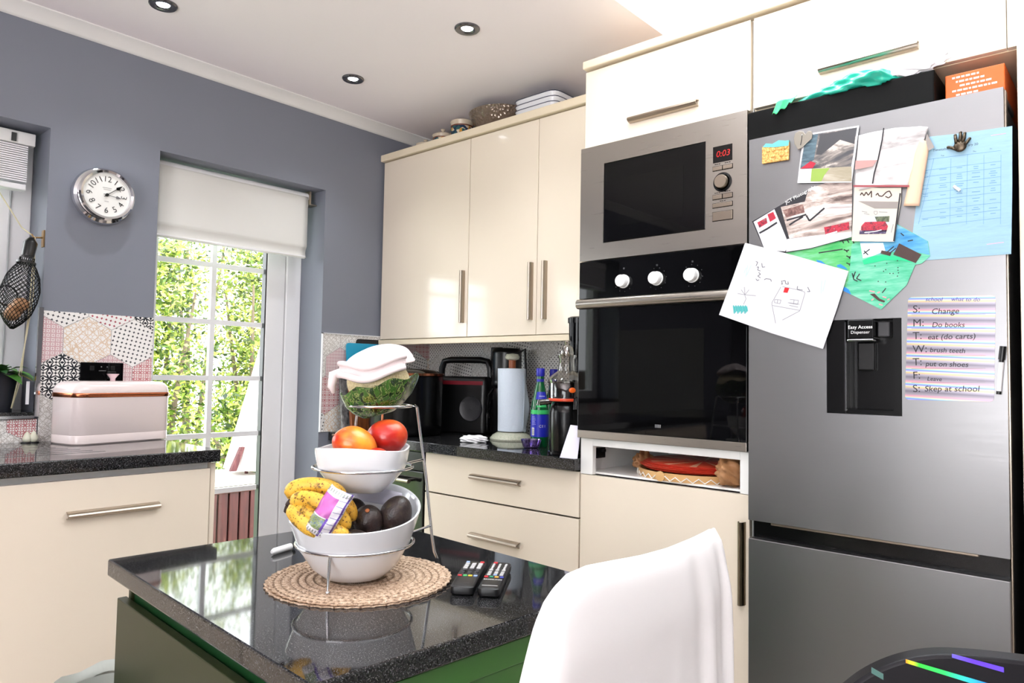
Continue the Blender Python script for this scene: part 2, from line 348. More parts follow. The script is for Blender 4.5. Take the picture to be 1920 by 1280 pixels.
for mm, cnt in (('leaf_green', 20), ('leaf_dark', 9), ('leaf_yellow', 2)):
    b = MB()
    for k in range(cnt):
        a = random.uniform(0, 6.28); e = random.uniform(.15, 1.1); c = V((-.09+.03*math.cos(a), -1.945+.03*math.sin(a), WZ0+.13))
        d = (math.cos(a)*math.cos(e), math.sin(a)*math.cos(e), math.sin(e))
        leaf(b, c, d, random.uniform(.09, .14) if d[0] > .1 else (.07 if d[0] > -.5 else .05), random.uniform(.035, .055))
    b.build('foliage', mm, t, smooth='all')
MB().box(-.012, -1.862, WZ0+.03, -.008, -1.852, WZ0+.11).build('plant_label', 'upvc', t)
# ------------------------------------------------------------------ patterned hexagon tiles
def pattern(name, kind, c, sc_, base=(238, 236, 233), rough=.22):
    m = mat(name, base, rough); n = N(m)
    t = n.new('ShaderNodeTexCoord'); sp = n.new('ShaderNodeSeparateXYZ'); mp = n.new('ShaderNodeMapping'); mp.inputs['Scale'].default_value = (sc_, sc_, 1)
    if kind in ('cross', 'plus'): mp.inputs['Rotation'].default_value = (0, 0, math.radians(45 if kind == 'plus' else 12))
    n.t.links.new(t.outputs['UV'], mp.inputs[0]); n.t.links.new(mp.outputs[0], sp.inputs[0])
    fx = n.math('SUBTRACT', n.math('FRACT', sp.outputs[0]), .5); fy = n.math('SUBTRACT', n.math('FRACT', sp.outputs[1]), .5)
    ax = n.math('ABSOLUTE', fx); ay = n.math('ABSOLUTE', fy); mn = n.math('MINIMUM', ax, ay); mxx = n.math('MAXIMUM', ax, ay)
    if kind in ('cross', 'plus'):      # little four-armed stars
        d = n.math('ADD', n.math('MULTIPLY', mn, 2.2), mxx); f = n.math('LESS_THAN', d, .34)
    elif kind == 'lattice':
        d = n.math('ADD', ax, ay); a1 = n.math('LESS_THAN', n.math('ABSOLUTE', n.math('SUBTRACT', d, .36)), .07); a2 = n.math('LESS_THAN', d, .16); a3 = n.math('GREATER_THAN', mxx, .46)
        f = n.math('MAXIMUM', n.math('MAXIMUM', a1, a2), a3)
    elif kind == 'floral':
        r = n.math('SQRT', n.math('ADD', n.math('MULTIPLY', fx, fx), n.math('MULTIPLY', fy, fy)))
        a1 = n.math('LESS_THAN', n.math('ABSOLUTE', n.math('SUBTRACT', r, n.math('MULTIPLY_ADD', mn, .9, .22))), .055)
        a2 = n.math('LESS_THAN', n.math('ADD', n.math('MULTIPLY', n.math('SUBTRACT', .5, mxx), 1.), n.math('MULTIPLY', mn, 1.6)), .2)
        a3 = n.math('LESS_THAN', n.math('ADD', n.math('MULTIPLY', mn, 3.), mxx), .2)
        f = n.math('MAXIMUM', n.math('MAXIMUM', a1, a2), a3)
    else:                              # scattered kites
        c0 = n.voro(mp.outputs[0], 2.4, 'DISTANCE_TO_EDGE'); f = n.math('LESS_THAN', c0, .06)
        dd = n.math('ADD', ax, ay); f = n.math('MAXIMUM', f, n.math('LESS_THAN', n.math('ABSOLUTE', n.math('SUBTRACT', dd, .5)), .05))
    n.color(n.mix(f, base, c)); return m
PAT = [pattern('tile_black_stars', 'cross', (52, 54, 62), 62), pattern('tile_red_stars', 'cross', (165, 62, 78), 62), pattern('tile_pink_lattice', 'lattice', (176, 84, 106), 64),
       pattern('tile_beige_kites', 'kite', (220, 198, 174), 30), pattern('tile_black_floral', 'floral', (40, 42, 48), 26), pattern('tile_red_floral', 'floral', (190, 118, 122), 40),
       pattern('tile_grey_kites', 'kite', (198, 193, 187), 36), pattern('tile_black_plus', 'plus', (48, 50, 56), 74)]
mat('grout', (170, 168, 165), .8)
R3 = math.sqrt(3); HS = .0915
def clip(poly, ax, lim, keep_less):
    out = []
    for i, p in enumerate(poly):
        q = poly[(i+1) % len(poly)]; ip = (p[ax] <= lim) == keep_less or p[ax] == lim; iq = (q[ax] <= lim) == keep_less or q[ax] == lim
        if ip: out.append(p)
        if ip != iq:
            t = (lim-p[ax])/(q[ax]-p[ax]); out.append((p[0]+(q[0]-p[0])*t, p[1]+(q[1]-p[1])*t))
    return out
def splash(name, parent, a0, a1, z0, z1, c0, choose, to3, bed):
    vs = []; fs = []; mi = []; uv = []
    wd = HS*R3
    for j in range(-14, 15):
        for i in range(-24, 25):
            cx = c0[0]+(i+.5*(j % 2))*wd; cz = c0[1]+j*HS*1.5
            poly = [(cx+(HS-.0012)*math.sin(k*math.pi/3), cz+(HS-.0012)*math.cos(k*math.pi/3)) for k in range(6)]
            for ax, lim, kl in ((0, a0, False), (0, a1, True), (1, z0, False), (1, z1, True)):
                if poly: poly = clip(poly, ax, lim, kl)
            if len(poly) < 3: continue
            k = len(vs); vs += [tuple(to3(*p)) for p in poly]; fs.append(tuple(range(k, k+len(poly)))); mi.append(choose(i, j)); uv += [(p[0]-cx, p[1]-cz) for p in poly]
    me = bpy.data.meshes.new(name); o0 = wloc(parent); me.from_pydata([tuple(V(a)-o0) for a in vs], [], fs)
    for p in PAT: me.materials.append(p)
    me.polygons.foreach_set('material_index', mi); l = me.uv_layers.new(name='uv')
    for k, q in enumerate(uv): l.data[k].uv = q
    o = bpy.data.objects.new(name, me); COL.objects.link(o); o.parent = parent
    bed.build('tile_bed', 'grout', parent); return o
LM = {(0, 0): 3, (1, 0): 0, (-1, 0): 2, (-1, 1): 0, (0, 1): 1, (1, 1): 4, (-1, -1): 4, (0, -1): 2, (1, -1): 5, (0, -2): 6, (-1, -2): 6, (1, -2): 6}
pick = lambda i, j: LM.get((i, j), (i*5+j*3+60) % 8)
splash('tile_splashback', wall_left, WY1+.003, DY0-.001, .93, 1.39, (-1.68, 1.288), pick, lambda a, z: V((.0062, a, z)), MB().box(0, WY1+.003, .93, .0055, DY0-.001, 1.39))
splash('tile_splashback', wall_left, WY0, WY1-.001, .93, WZ0-.02, (-1.68, 1.288), lambda i, j: 6 if (i+j) % 3 else 5, lambda a, z: V((.0062, a, z)), MB().box(0, WY0, .93, .0055, WY1-.001, WZ0-.02))
RM = {(0, 0): 2, (1, 0): 3, (-1, 1): 6}
splash('tile_splashback', wall_left, DY1+.004, -.006, .91, 1.372, (-.58, 1.22), lambda i, j: RM.get((i, j), (2, 3, 5, 6, 2, 6, 0)[(i*2+j*3+70) % 7]), lambda a, z: V((.0062, a, z)), MB().box(0, DY1+.004, .91, .0055, 0, 1.372))
splash('tile_splashback', wall_back, .006, 1.45, .91, 1.36, (.25, 1.21), lambda i, j: (0, 7, 6, 7, 0, 6, 7)[(i*2+j*3+70) % 7], lambda a, z: V((a, -.0062, z)), MB().box(.006, -.0055, .91, 1.45, 0, 1.36))
struct('trim_3', MB().box(.0005, DY1, .91, .011, DY1+.005, 1.376).box(.0005, DY1, 1.372, .011, -.33, 1.376), 'upvc')
# ------------------------------------------------------------------ garden outside
mat('grass', (120, 150, 80), .9); mat('paving', (150, 146, 140), .85); mat('sky_block_brown', (70, 58, 48), .8)
struct('ground_rear', MB().box(-8, -16, -.3, 12, -5.16, -.12), 'paving'); struct('added_sky_block', MB().box(-8, -9.1, -.12, 12, -9, 1.3), 'sky_block_brown')  # unseen barrier added beyond the paving to cut low sky light
struct('ground', MB().box(-14, -9, -.3, -.27, 9, -.2), 'grass')
m = mat('hedge_leaf', (96, 124, 44), .5); n = N(m); g = n.new('ShaderNodeNewGeometry')
n.color(n.ramp(g.outputs['Random Per Island'], [(0, (30, 50, 18)), (.35, (88, 118, 38)), (.7, (160, 176, 66)), (1, (222, 220, 120))])); n.b.inputs['Transmission Weight'].default_value = .0
mat('bark', (120, 104, 88), .9)
def shrub(c, rx, ry, h, cnt, seed, label):
    rnd = random.Random(seed); t = thing('shrub', label, 'shrub', c, 'garden hedge'); b = MB(); cx, cy, cz = c
    for k in range(cnt):
        a = rnd.uniform(0, 6.28); e = rnd.random()**.6; hh = rnd.uniform(.05, 1); rr = e*(1-.5*max(0, hh-.6))*(.9+.3*math.sin(hh*17+a*3))
        p = (cx+rx*rr*math.cos(a), cy+ry*rr*math.sin(a), cz+h*hh)
        l = rnd.uniform(.045, .085); d = V((rnd.uniform(-1, 1), rnd.uniform(-1, 1), rnd.uniform(-.3, .9))).normalized(); s = d.orthogonal().normalized(); s = Matrix.Rotation(rnd.uniform(0, 6.28), 3, d) @ s
        p = V(p); b.add([p, p+d*l*.5+s*l*.24, p+d*l, p+d*l*.5-s*l*.24], [(0, 1, 2, 3)])
    b.build('foliage', 'hedge_leaf', t)
    b = MB()
    for q in range(3):
        a = q*2.1+seed; b.tube([(cx+.05*math.cos(a), cy+.05*math.sin(a), cz), (cx+.2*math.cos(a), cy+.2*math.sin(a), cz+h*.4), (cx+.4*math.cos(a), cy+.4*math.sin(a), cz+h*.8)], .03, 8, taper=[.04, .028, .012])
    b.build('trunk', 'bark', t, smooth=True)
for k, (c, rx, ry, h) in enumerate((((-4.9, 2.62, -.2), .6, .46, 3.3), ((-4.7, 1.55, -.2), .6, .46, 2.9), ((-4.6, .48, -.2), .6, .46, 2.7), ((-4.8, -.6, -.2), .6, .46, 3.0), ((-3.65, .95, -.2), .3, .5, 1.2), ((-7.0, 1.9, -.2), 1.2, 2.2, 4.3))):
    shrub(c, rx, ry, h, 7000 if k < 4 else (3000 if k == 4 else 12000), 11+k, ('tall leafy shrub at the right of the garden hedge', 'leafy shrub in the middle of the garden view', 'yellow-green shrub at the left of the garden view', 'dense shrub nearest the kitchen window in the hedge row', 'low bright bush in front of the hedge', 'tallest shrub behind the rest of the hedge')[k])
GX = -2.0
def gy(u, v): return at(u, v, 'x', GX)
p0, p1 = gy(396, 905), gy(492, 903); zt = p1.z
t = thing('garden_planter', 'red-brown slatted wooden garden box with a pale top outside the door', 'planter', (GX-.3, p0.y+.1, -.2))
m = mat('red_stain', (84, 30, 32), .6); n = N(m); n.color(n.ramp(n.noise(n.coord('Object', (1, 1, .15)), 30, 4), [(.3, (62, 20, 24)), (.6, (84, 30, 32)), (.78, (130, 84, 80))]))
y0, y1 = p0.y-.5, p1.y+.12; b = MB(); k = 0; y = y0
while y < y1-.05:
    b.box(GX-.02, y, -.2, GX, y+.068, zt-.03); y += .08
b.build('slats', 'red_stain', t, bevel=.004)
MB().box(GX-.03, y0-.01, zt-.055, GX+.012, y1+.01, zt-.004).build('rail', 'red_stain', t, bevel=.004)
MB().box(GX-.7, y0-.02, zt-.004, GX+.02, y1+.02, zt+.02).build('top', mat('bleached_top', (236, 232, 228), .6), t, bevel=.004)
MB().box(GX-.68, y0, -.2, GX-.022, y1, zt-.06).build('inner_box', 'black_matt', t)
c = at(462, 880, 'x', -2.35); tp = at(497, 640, 'x', -2.35)
t = thing('garden_parasol', 'closed pale garden parasol standing on the slatted garden box', 'parasol', (c.x, c.y, zt+.02))
Mz = (tp-c).normalized().to_track_quat('Z', 'Y').to_matrix().to_4x4(); Lp = (tp-c).length
b = MB()
def pf(u, v):
    a = u*2*math.pi; r = (.125*(1-v)+.028)*(1+.14*math.sin(a*8)*(1-v)); return c+Mz @ V((r*math.cos(a), r*math.sin(a), v*Lp))
b.grid(pf, 48, 8, True).build('canopy', mat('parasol_cloth', (240, 226, 220), .8), t, smooth=True)
MB().tube([V((c.x, c.y, zt+.02)), c, tp+Mz @ V((0, 0, .08))], .014, 10).build('pole', 'red_stain', t)
a0 = at(432, 884, 'x', -2.25); a1 = at(452, 838, 'x', -2.25)
o = MB().prism([a0, a0+V((0, .05, 0)), a1+V((0, .03, 0)), a1], (-.03, 0, 0)).build('wood_offcut', 'red_stain'); tag(o, 'red-brown board leaning on the pale garden parasol', 'board')
# ------------------------------------------------------------------ left run of units under the window
o = MB().box(.008, -4.2, .89, .62, -1.465, .93).build('worktop', 'granite', bevel=.003); tag(o, 'black granite worktop with drainer grooves under the window', 'worktop'); lw_ = o
b = MB()
for k in range(6): b.box(.2+k*.05, -2.5, .93, .207+k*.05, -1.86+.02*k, .9304)
b.build('drainer_grooves', 'dark_grey', lw_)
def base_unit(name, label, y0, y1):
    t = thing(name, label, 'cabinet', (.3, (y0+y1)/2, 0))
    MB().box(.02, y0, .1, .575, y1, .888).build('carcass', 'carcass_white', t)
    MB().box(.05, y0, 0, .52, y1, .1).build('plinth', 'cream_gloss', t)
    d = MB().box(.579, y0+.002, .11, .6, y1-.002, .868).build('door', 'cream_gloss', t, bevel=.0015)
    ym = -1.906 if y1 > -1.6 else (y0+y1)/2-.12
    handle((.6, ym, .769), (.6, ym+.254, .769), (1, 0, 0), (0, 0, 1), d); return t
base_unit('base_cabinet', 'cream base cabinet with a bar handle under the pink bread bin', -2.49, -1.487)
base_unit('base_cabinet', 'cream base cabinet under the window, next along from the bread bin cabinet', -3.3, -2.494)
o = MB().box(.02, -1.485, 0, .594, -1.468, .886).build('end_panel', 'cream_gloss', bevel=.0015); tag(o, 'narrow cream end panel closing the window-side units by the glazed door', 'panel')
MB().box(.02, -1.487, .872, .585, -1.468, .889)
# ------------------------------------------------------------------ wall cabinets
XA, XB = 1.4513, 2.0513; YW = -.3505
def door_panel(b, x0, x1, y, z0, z1, th=.02): return b.box(x0, y, z0, x1, y+th, z1)
t = thing('wall_cabinet', 'cream wall cabinet with one tall door next to the grey wall', 'cabinet', (.32, -.17, 1.355))
MB().box(.012, -.325, 1.357, .633, -.002, 2.262).build('carcass', 'cream_edge', t)
d = door_panel(MB(), .016, .633, YW, 1.36, 2.259).build('door', 'cream_gloss', t, bevel=.0015)
handle((.605, YW, 1.423), (.605, YW, 1.659), (0, -1, 0), (1, 0, 0), d)
t = thing('wall_cabinet', 'cream double wall cabinet with paired handles beside the oven tower', 'cabinet', (1.04, -.17, 1.355))
MB().box(.635, -.325, 1.357, 1.445, -.002, 2.262).build('carcass', 'cream_edge', t)
for x0, x1, hx in ((.637, 1.034, 1.007), (1.037, 1.444, 1.081)):
    d = door_panel(MB(), x0, x1, YW, 1.36, 2.259).build('door', 'cream_gloss', t, bevel=.0015)
    handle((hx, YW, 1.421), (hx, YW, 1.659), (0, -1, 0), (1, 0, 0), d)
o = MB().box(.004, -.368, 2.264, 1.448, -.002, 2.298).build('cornice', 'cream_edge', bevel=.004); tag(o, 'cream cornice board along the top of the wall cabinets', 'cornice')
o = MB().box(.004, -.355, 1.331, 1.448, -.333, 1.356).build('pelmet', 'cream_edge', bevel=.003); tag(o, 'cream pelmet strip under the wall cabinets', 'pelmet')
# ------------------------------------------------------------------ back worktop, drawers, dark appliance
o = MB().box(.008, -.635, .87, 1.449, -.008, .91).build('worktop', 'granite', bevel=.003); tag(o, 'black granite worktop below the wall cabinets', 'worktop')
t = thing('drawer_unit', 'cream drawer unit with bar handles left of the oven tower', 'cabinet', (1.05, -.3, 0))
MB().box(.657, -.578, .1, 1.448, -.02, .868).build('carcass', 'black_matt', t)
MB().box(.657, -.52, 0, 1.448, -.05, .1).build('plinth', 'cream_gloss', t)
for z0, z1, hz in ((.708, .864, .795), (.425, .702, .57), (.11, .419, .29)):
    d = MB().box(.659, -.6, z0, 1.446, -.58, z1).build('drawer', 'cream_gloss', t, bevel=.0015)
    handle((.932, -.6, hz), (1.184, -.6, hz), (0, -1, 0), (0, 0, 1), d)
t = thing('undercounter_appliance', 'dark glass-fronted appliance under the worktop left of the drawers', 'appliance', (.36, -.3, 0))
MB().box(.06, -.575, .02, .648, -.02, .866).build('body', 'black_plastic', t)
d = MB().box(.065, -.598, .1, .645, -.577, .78).build('door', 'window_dark', t, bevel=.003)
MB().tube([(.12, -.63, .74), (.59, -.63, .74)], .009, 10).box(.14, -.63, .735, .15, -.598, .745).box(.56, -.63, .735, .57, -.598, .745).build('handle', 'satin_nickel', d, smooth=True)
MB().box(.065, -.598, .784, .645, -.577, .862).build('control_panel', 'black_satin', t, bevel=.002)
# ------------------------------------------------------------------ oven tower
t = thing('oven_tower', 'tall cream cabinet housing the microwave and oven', 'cabinet', (1.75, -.3, 0))
b = MB(); b.box(XA, -.578, .1, XA+.018, -.01, 2.262).box(XB-.018, -.578, .1, XB, -.01, 2.262).box(XA+.018, -.578, .862, XB-.018, -.03, .868).box(XA+.018, -.578, .962, XB-.018, -.03, .979).box(XA+.018, -.578, 1.578, XB-.018, -.03, 1.59).box(XA+.018, -.578, 1.974, XB-.018, -.03, 1.986).box(XA+.018, -.03, .1, XB-.018, -.01, 2.262).box(XA+.018, -.578, 2.245, XB-.018, -.03, 2.262)
b.build('carcass', 'carcass_white', t)
MB().box(XA+.001, -.548, 2.2625, XB, -.012, 2.266).build('top_panel', mat('chipboard', (140, 112, 82), .8), t)
MB().box(XA, -.578, .1, XB, -.05, .11).box(XA+.0, -.52, 0, XB, -.05, .1).build('plinth', 'cream_gloss', t)
b = MB(); b.box(XA, -.6, .86, XA+.05, -.58, .981).box(XB-.03, -.6, .86, XB, -.58, .981).box(XA+.05, -.6, .957, XB-.03, -.58, .981)
b.build('niche_frame', 'carcass_white', t, bevel=.001)
b = MB(); b.box(1.47, -.55, .91, 1.485, -.5, .945).box(1.485, -.545, .915, 1.491, -.53, .925).box(1.485, -.52, .93, 1.491, -.505, .94)
b.build('hinge_plate', 'black_plastic', t)
d = MB().box(XA+.001, -.6, 1.983, XB-.001, -.58, 2.257).build('door', 'cream_gloss', t, bevel=.0015)
handle((1.637, -.6, 2.045), (1.885, -.6, 2.045), (0, -1, 0), (0, 0, 1), d)
d = MB().box(XA+.001, -.6, .11, XB-.001, -.58, .858).build('door', 'cream_gloss', t, bevel=.0015)
handle((2.029, -.6, .546), (2.029, -.6, .781), (0, -1, 0), (1, 0, 0), d, 'bronze_nickel')
o = MB().box(1.449, -.617, 2.264, 2.72, -.55, 2.292).build('cornice', 'cream_edge', bevel=.004); tag(o, 'cream cornice board along the top of the oven tower and fridge cabinet', 'cornice')
# microwave
t = thing('microwave', 'built-in stainless microwave with a black window and red clock display', 'microwave', (1.75, -.4, 1.592))
MB().box(1.5, -.578, 1.595, 2.0, -.1, 1.965).build('body', 'mid_grey', t)
MX0, MX1, MZ0, MZ1 = 1.5485, 1.9195, 1.641, 1.912; YF = -.622
b = MB(); x0, x1, z0, z1 = XA+.001, XB-.001, 1.586, 1.979
b.box(x0, YF, z0, MX0, -.58, z1).box(MX1, YF, z0, x1, -.58, z1).box(MX0, YF, z0, MX1, -.58, MZ0).box(MX0, YF, MZ1, MX1, -.58, z1)
b.build('fascia', 'brushed_steel', t)
dd = MB().box(MX0+.001, YF+.001, MZ0+.001, MX1-.001, -.585, MZ1-.001).build('door_window', 'black_glass', t, bevel=.002)
MB().box(MX0+.06, YF+.0004, MZ0+.05, MX1-.075, YF+.0012, MZ1-.06).build('mesh_screen', mat('screen_mesh', (9, 9, 9), .03, spec=.28), dd)
dp = MB().box(1.944, YF-.0012, 1.839, 2.005, YF, 1.888).build('display', 'black_satin', t)
b = MB(); text(b, '0:03', frame((1.976, YF-.0016, 1.863), (1, 0, 0), (0, 0, 1)), .026, .01, .15); b.build('display_digits', mat('red_led', (60, 0, 0), .4, emit=(230, 24, 24), estr=.75), dp)
bs = MB(); grv = MB()
def btn(x0, x1, z0, z1):
    MB().box(x0-.0016, YF-.0004, z0-.0016, x1+.0016, YF, z1+.0016).build('button_groove', 'black_matt', t)
    return MB().box(x0, YF-.003, z0, x1, YF-.0003, z1).build('button', 'satin_nickel', t, bevel=.0008)
for q in ((1.944, 1.973, 1.815, 1.827), (1.976, 2.005, 1.815, 1.827), (1.944, 1.973, 1.728, 1.741), (1.976, 2.005, 1.728, 1.741), (1.944, 2.005, 1.703, 1.715), (1.944, 2.006, 1.663, 1.689)): btn(*q)
Mk = frame((1.975, YF, 1.777), (1, 0, 0), (0, 0, 1))
MB().lathe([(.029, 0), (.029, .003), (.0235, .004), (.0235, .0)], (1.975, YF, 1.777), 40, Mk.to_3x3().to_4x4(), cap1=False).build('knob_ring', 'black_satin', t, smooth=True)
MB().lathe([(.02, 0), (.02, .016), (.0185, .018), (0, .018)], (1.975, YF, 1.777), 40, Mk.to_3x3().to_4x4(), cap1=False).build('knob', 'satin_nickel', t, smooth=True)
b = MB()
for x, z in ((1.958, 1.834), (1.99, 1.834), (1.958, 1.747), (1.99, 1.748), (1.975, 1.721)):
    for q in (-.009, -.003, .004): b.box(x+q, YF-.0004, z-.001, x+q+.005, YF, z+.001)
b.build('button_captions', 'black_matt', t)
# oven
t = thing('oven', 'built-in black glass oven with white knobs and a steel handle', 'oven', (1.75, -.4, .985))
MB().box(1.5, -.578, .984, 2.0, -.06, 1.576).build('body', 'mid_grey', t)
cp = MB().box(XA+.001, YF, 1.456, XB-.001, -.58, 1.583).build('control_panel', 'black_glass', t, bevel=.001)
MB().box(XA+.005, -.6, 1.424, XB-.005, -.581, 1.456).build('vent_gap', 'black_matt', t)
mat('knob_white', (225, 225, 224), .3)
for i, x in enumerate((1.632, 1.755, 1.878)):
    R = frame((0, 0, 0), (1, 0, 0), (0, 0, 1)).to_3x3().to_4x4()
    k = MB().lathe([(.0225, 0), (.0225, .004), (.0205, .005), (.02, .022), (.0185, .0245), (0, .0245)], (x, YF, 1.505), 32, R, cap1=False).build('knob', 'knob_white', t, smooth=True)
    b = MB()
    for q in range(8 if i else 4):
        a = math.radians(-150+q*34+i*20); b.lathe([(.0016, 0), (.0016, .0004)], (x+.034*math.cos(a), YF-.0004, 1.505+.034*math.sin(a)), 8, R)
    b.box(x-.003, YF-.0005, 1.545, x+.003, YF, 1.551); b.build('dial_marks', 'dark_grey', t)
dr = MB().box(XA+.001, YF, 1.01, XB-.001, -.58, 1.422).build('door', 'black_glass', t, bevel=.001)
MB().box(1.6, YF-.0004, 1.072, 1.917, YF+.0005, 1.344).build('viewing_window', mat('oven_window', (13, 13, 11), .03, spec=.28), dr)
MB().box(XA+.001, YF-.001, .984, XB-.001, -.58, 1.0095).build('bottom_trim', 'brushed_steel', t, bevel=.001)
b = MB(); n = 15
prof = [(0, 0), (-.012, 0), (-.02, .006), (-.022, .016), (-.02, .026), (-.012, .032), (0, .032)]
def hf(u, v):
    i = v*(len(prof)-1); q = prof[int(round(i))]; return V((XA+.001+.598*u, YF+q[0]-.006*math.sin(u*math.pi), 1.4215+q[1]))
b.grid(hf, n, len(prof)); k = len(prof)
b.f.append(tuple(j*n for j in range(k))); b.f.append(tuple(j*n+n-1 for j in range(k))[::-1]); b.mi += [0, 0]
b.build('handle', 'brushed_steel', t, smooth=True)
b = MB()
for q in (0, .0055, .011, .0165): b.box(1.7525+q, YF-.0007, 1.035, 1.7565+q, YF, 1.045)
b.build('maker_mark', 'mid_grey', dr)
# ------------------------------------------------------------------ cupboard over the fridge and end panel
t = thing('bridging_cabinet', 'cream cupboard with a bar handle over the fridge', 'cabinet', (2.37, -.3, 1.98))
MB().box(2.056, -.578, 1.985, 2.696, -.01, 2.262).build('carcass', 'cream_edge', t)
d = MB().box(2.06, -.6, 1.986, 2.677, -.58, 2.257).build('door', 'cream_gloss', t, bevel=.0015)
handle((2.25, -.6, 2.045), (2.493, -.6, 2.047), (0, -1, 0), (0, 0, 1), d)
MB().box(2.056, -.548, 2.2625, 2.696, -.012, 2.266).build('top_panel', 'chipboard', t)
MB().box(2.679, -.6, 1.986, 2.7, -.58, 2.262).build('filler_strip', 'cream_gloss', t)
o = MB().box(2.701, -.64, 0, 2.722, -.005, 2.262).build('end_panel', 'cream_gloss', bevel=.0015); tag(o, 'tall cream end panel at the right side of the fridge', 'panel')
# ------------------------------------------------------------------ fridge freezer
FX0, FX1, FY = 2.0785, 2.6785, -.674
fr = thing('fridge_freezer', 'tall stainless fridge freezer with a water dispenser', 'fridge', (2.378, -.35, 0))
MB().box(FX0+.003, -.598, .03, FX1-.003, -.04, 1.845).build('body', 'dark_grey', fr, bevel=.004)
fd_x0, fd_x1, fd_z0, fd_z1 = [at(1550, 690, 'y', FY).x, at(1691, 690, 'y', FY).x, at(1620, 777, 'y', FY).z, at(1620, 598, 'y', FY).z]
b = MB(); x0, x1, z0, z1 = FX0, FX1, .8035, 1.869
b.box(x0, FY, z0, fd_x0, -.612, z1).box(fd_x1, FY, z0, x1, -.612, z1).box(fd_x0, FY, z0, fd_x1, -.612, fd_z0).box(fd_x0, FY, fd_z1, fd_x1, -.612, z1)
ud = b.build('upper_door', 'fridge_steel', fr)
MB().box(FX0, FY, .06, FX1, -.612, .754).build('lower_door', 'fridge_steel', fr, bevel=.002)
MB().box(FX0+.004, -.645, .754, FX1-.004, -.6, .8035).build('handle_recess', 'black_satin', fr)
MB().box(FX0+.06, -.668, .796, FX1-.06, -.648, .803).build('grip_edge', 'satin_nickel', fr, bevel=.002)
MB().box(FX1-.05, -.64, 1.846, FX1, -.5, 1.862).build('hinge_cover', 'dark_grey', fr, bevel=.003)
MB().box(FX1+.0005, -.66, .062, FX1+.003, -.64, 1.865).build('door_edge_trim', 'satin_nickel', fr)
b = MB(); b.box(fd_x0+.001, -.632, fd_z0+.001, fd_x1-.001, -.622, fd_z1-.001)
b.box(fd_x0+.001, FY-.001, fd_z0+.001, fd_x0+.045, -.632, fd_z1-.001).box(fd_x1-.02, FY+.004, fd_z0+.001, fd_x1-.001, -.632, fd_z1-.001).box(fd_x0+.045, FY+.004, fd_z0+.001, fd_x1-.02, -.632, fd_z0+.012)
dsp = b.build('water_dispenser', 'black_satin', fr)
MB().box(fd_x0+.045, FY-.002, fd_z0+.008, fd_x0+.0475, FY+.004, fd_z1-.006).build('chrome_strip', 'chrome', dsp)
MB().box(fd_x0+.055, FY-.012, fd_z1-.05, fd_x1-.06, -.632, fd_z1-.001).build('spout_housing', 'black_satin', dsp, bevel=.003)
MB().box(fd_x0+.055, FY-.015, fd_z1-.056, fd_x1-.06, FY+.01, fd_z1-.051).build('chrome_lip', 'chrome', dsp, bevel=.0015)
MB().box(fd_x0+.068, -.65, fd_z1-.13, fd_x1-.068, -.632, fd_z1-.057).build('lever', 'black_plastic', dsp, bevel=.004)
MB().box(fd_x1-.058, -.66, fd_z1-.045, fd_x1-.03, -.632, fd_z1-.006).build('side_block', 'dark_grey', dsp, bevel=.003)
b = MB(); xm = (fd_x0+fd_x1)/2-.003; text(b, 'Easy Access', frame((xm, FY-.0125, fd_z1-.021), (1, 0, 0), (0, 0, 1)), .012, .012); text(b, 'Dispenser', frame((xm, FY-.0125, fd_z1-.034), (1, 0, 0), (0, 0, 1)), .011)
b.build('lettering', mat('print_white', (220, 220, 220), .5), dsp)
# ------------------------------------------------------------------ things on top of the fridge
o = MB().box(2.0535, -.628, 1.871, 2.532, -.2, 1.966).build('flat_box', 'black_matt', bevel=.004); tag(o, 'long flat black box lying on top of the fridge', 'box')
t = thing('orange_box', 'orange cardboard box with white print at the right end of the fridge top', 'box', (2.62, -.45, 1.871))
m = mat('orange_card', (208, 92, 20), .5); MB().box(2.55, -.6, 1.871, 2.673, -.3, 1.952).build('carton', 'orange_card', t, bevel=.002)
b = MB(); rr = random.Random(3)
for k in range(6):
    x = 2.565+.008*(k % 3); z = 1.942-k*.011
    while x < 2.62+.012*(k % 4):
        wdt = rr.uniform(.004, .012); b.box(x, -.6006, z-.0022, x+wdt, -.6, z+.0022); x += wdt+.0025
b.build('white_print', 'print_white', t)
m = mat('teal_film', (40, 186, 160), .25); m.node_tree.nodes['Principled BSDF'].inputs['Transmission Weight'].default_value = .15
b = MB()
def bag(u, v):
    a = u*2*math.pi; env = (math.sin(min(1, v*1.25)*math.pi*.5)**.6)*(1-max(0, v-.8)*4.2); env = max(env, .1)
    x = 2.15+.335*v; r = env*(1+.1*math.sin(a*3+v*9)+.06*math.sin(a*7-v*17)+.03*math.sin(a*13+v*31))
    zc = 1.968+.012*math.sin(v*math.pi); z = zc+.034*r*math.sin(a); yy = -.555-.085*r*math.cos(a)-.012*math.sin(v*3)
    z = max(z, 1.9675 if yy > -.629 else 1.952)
    if yy > -.604: z = min(z, 1.9835)
    return V((x, yy, z))
b.grid(bag, 60, 70, True); o = b.build('plastic_bag', 'teal_film', smooth='all'); tag(o, 'crumpled teal plastic bag lying on the black box', 'bag')
b = MB(); bag2 = lambda u, v: V((2.142+.06*u-.012*v, -.634-.006*math.sin(u*7)-.004*v, 1.975-.036*v*(.7+.3*math.sin(u*4+1))+.004*math.sin(u*19)*v+.006*u))
b.grid(bag2, 22, 10); b.build('hanging_corner', mat('green_film', (70, 205, 135), .3), o, smooth='all', solid=.001)
b = MB(); rr = random.Random(5)
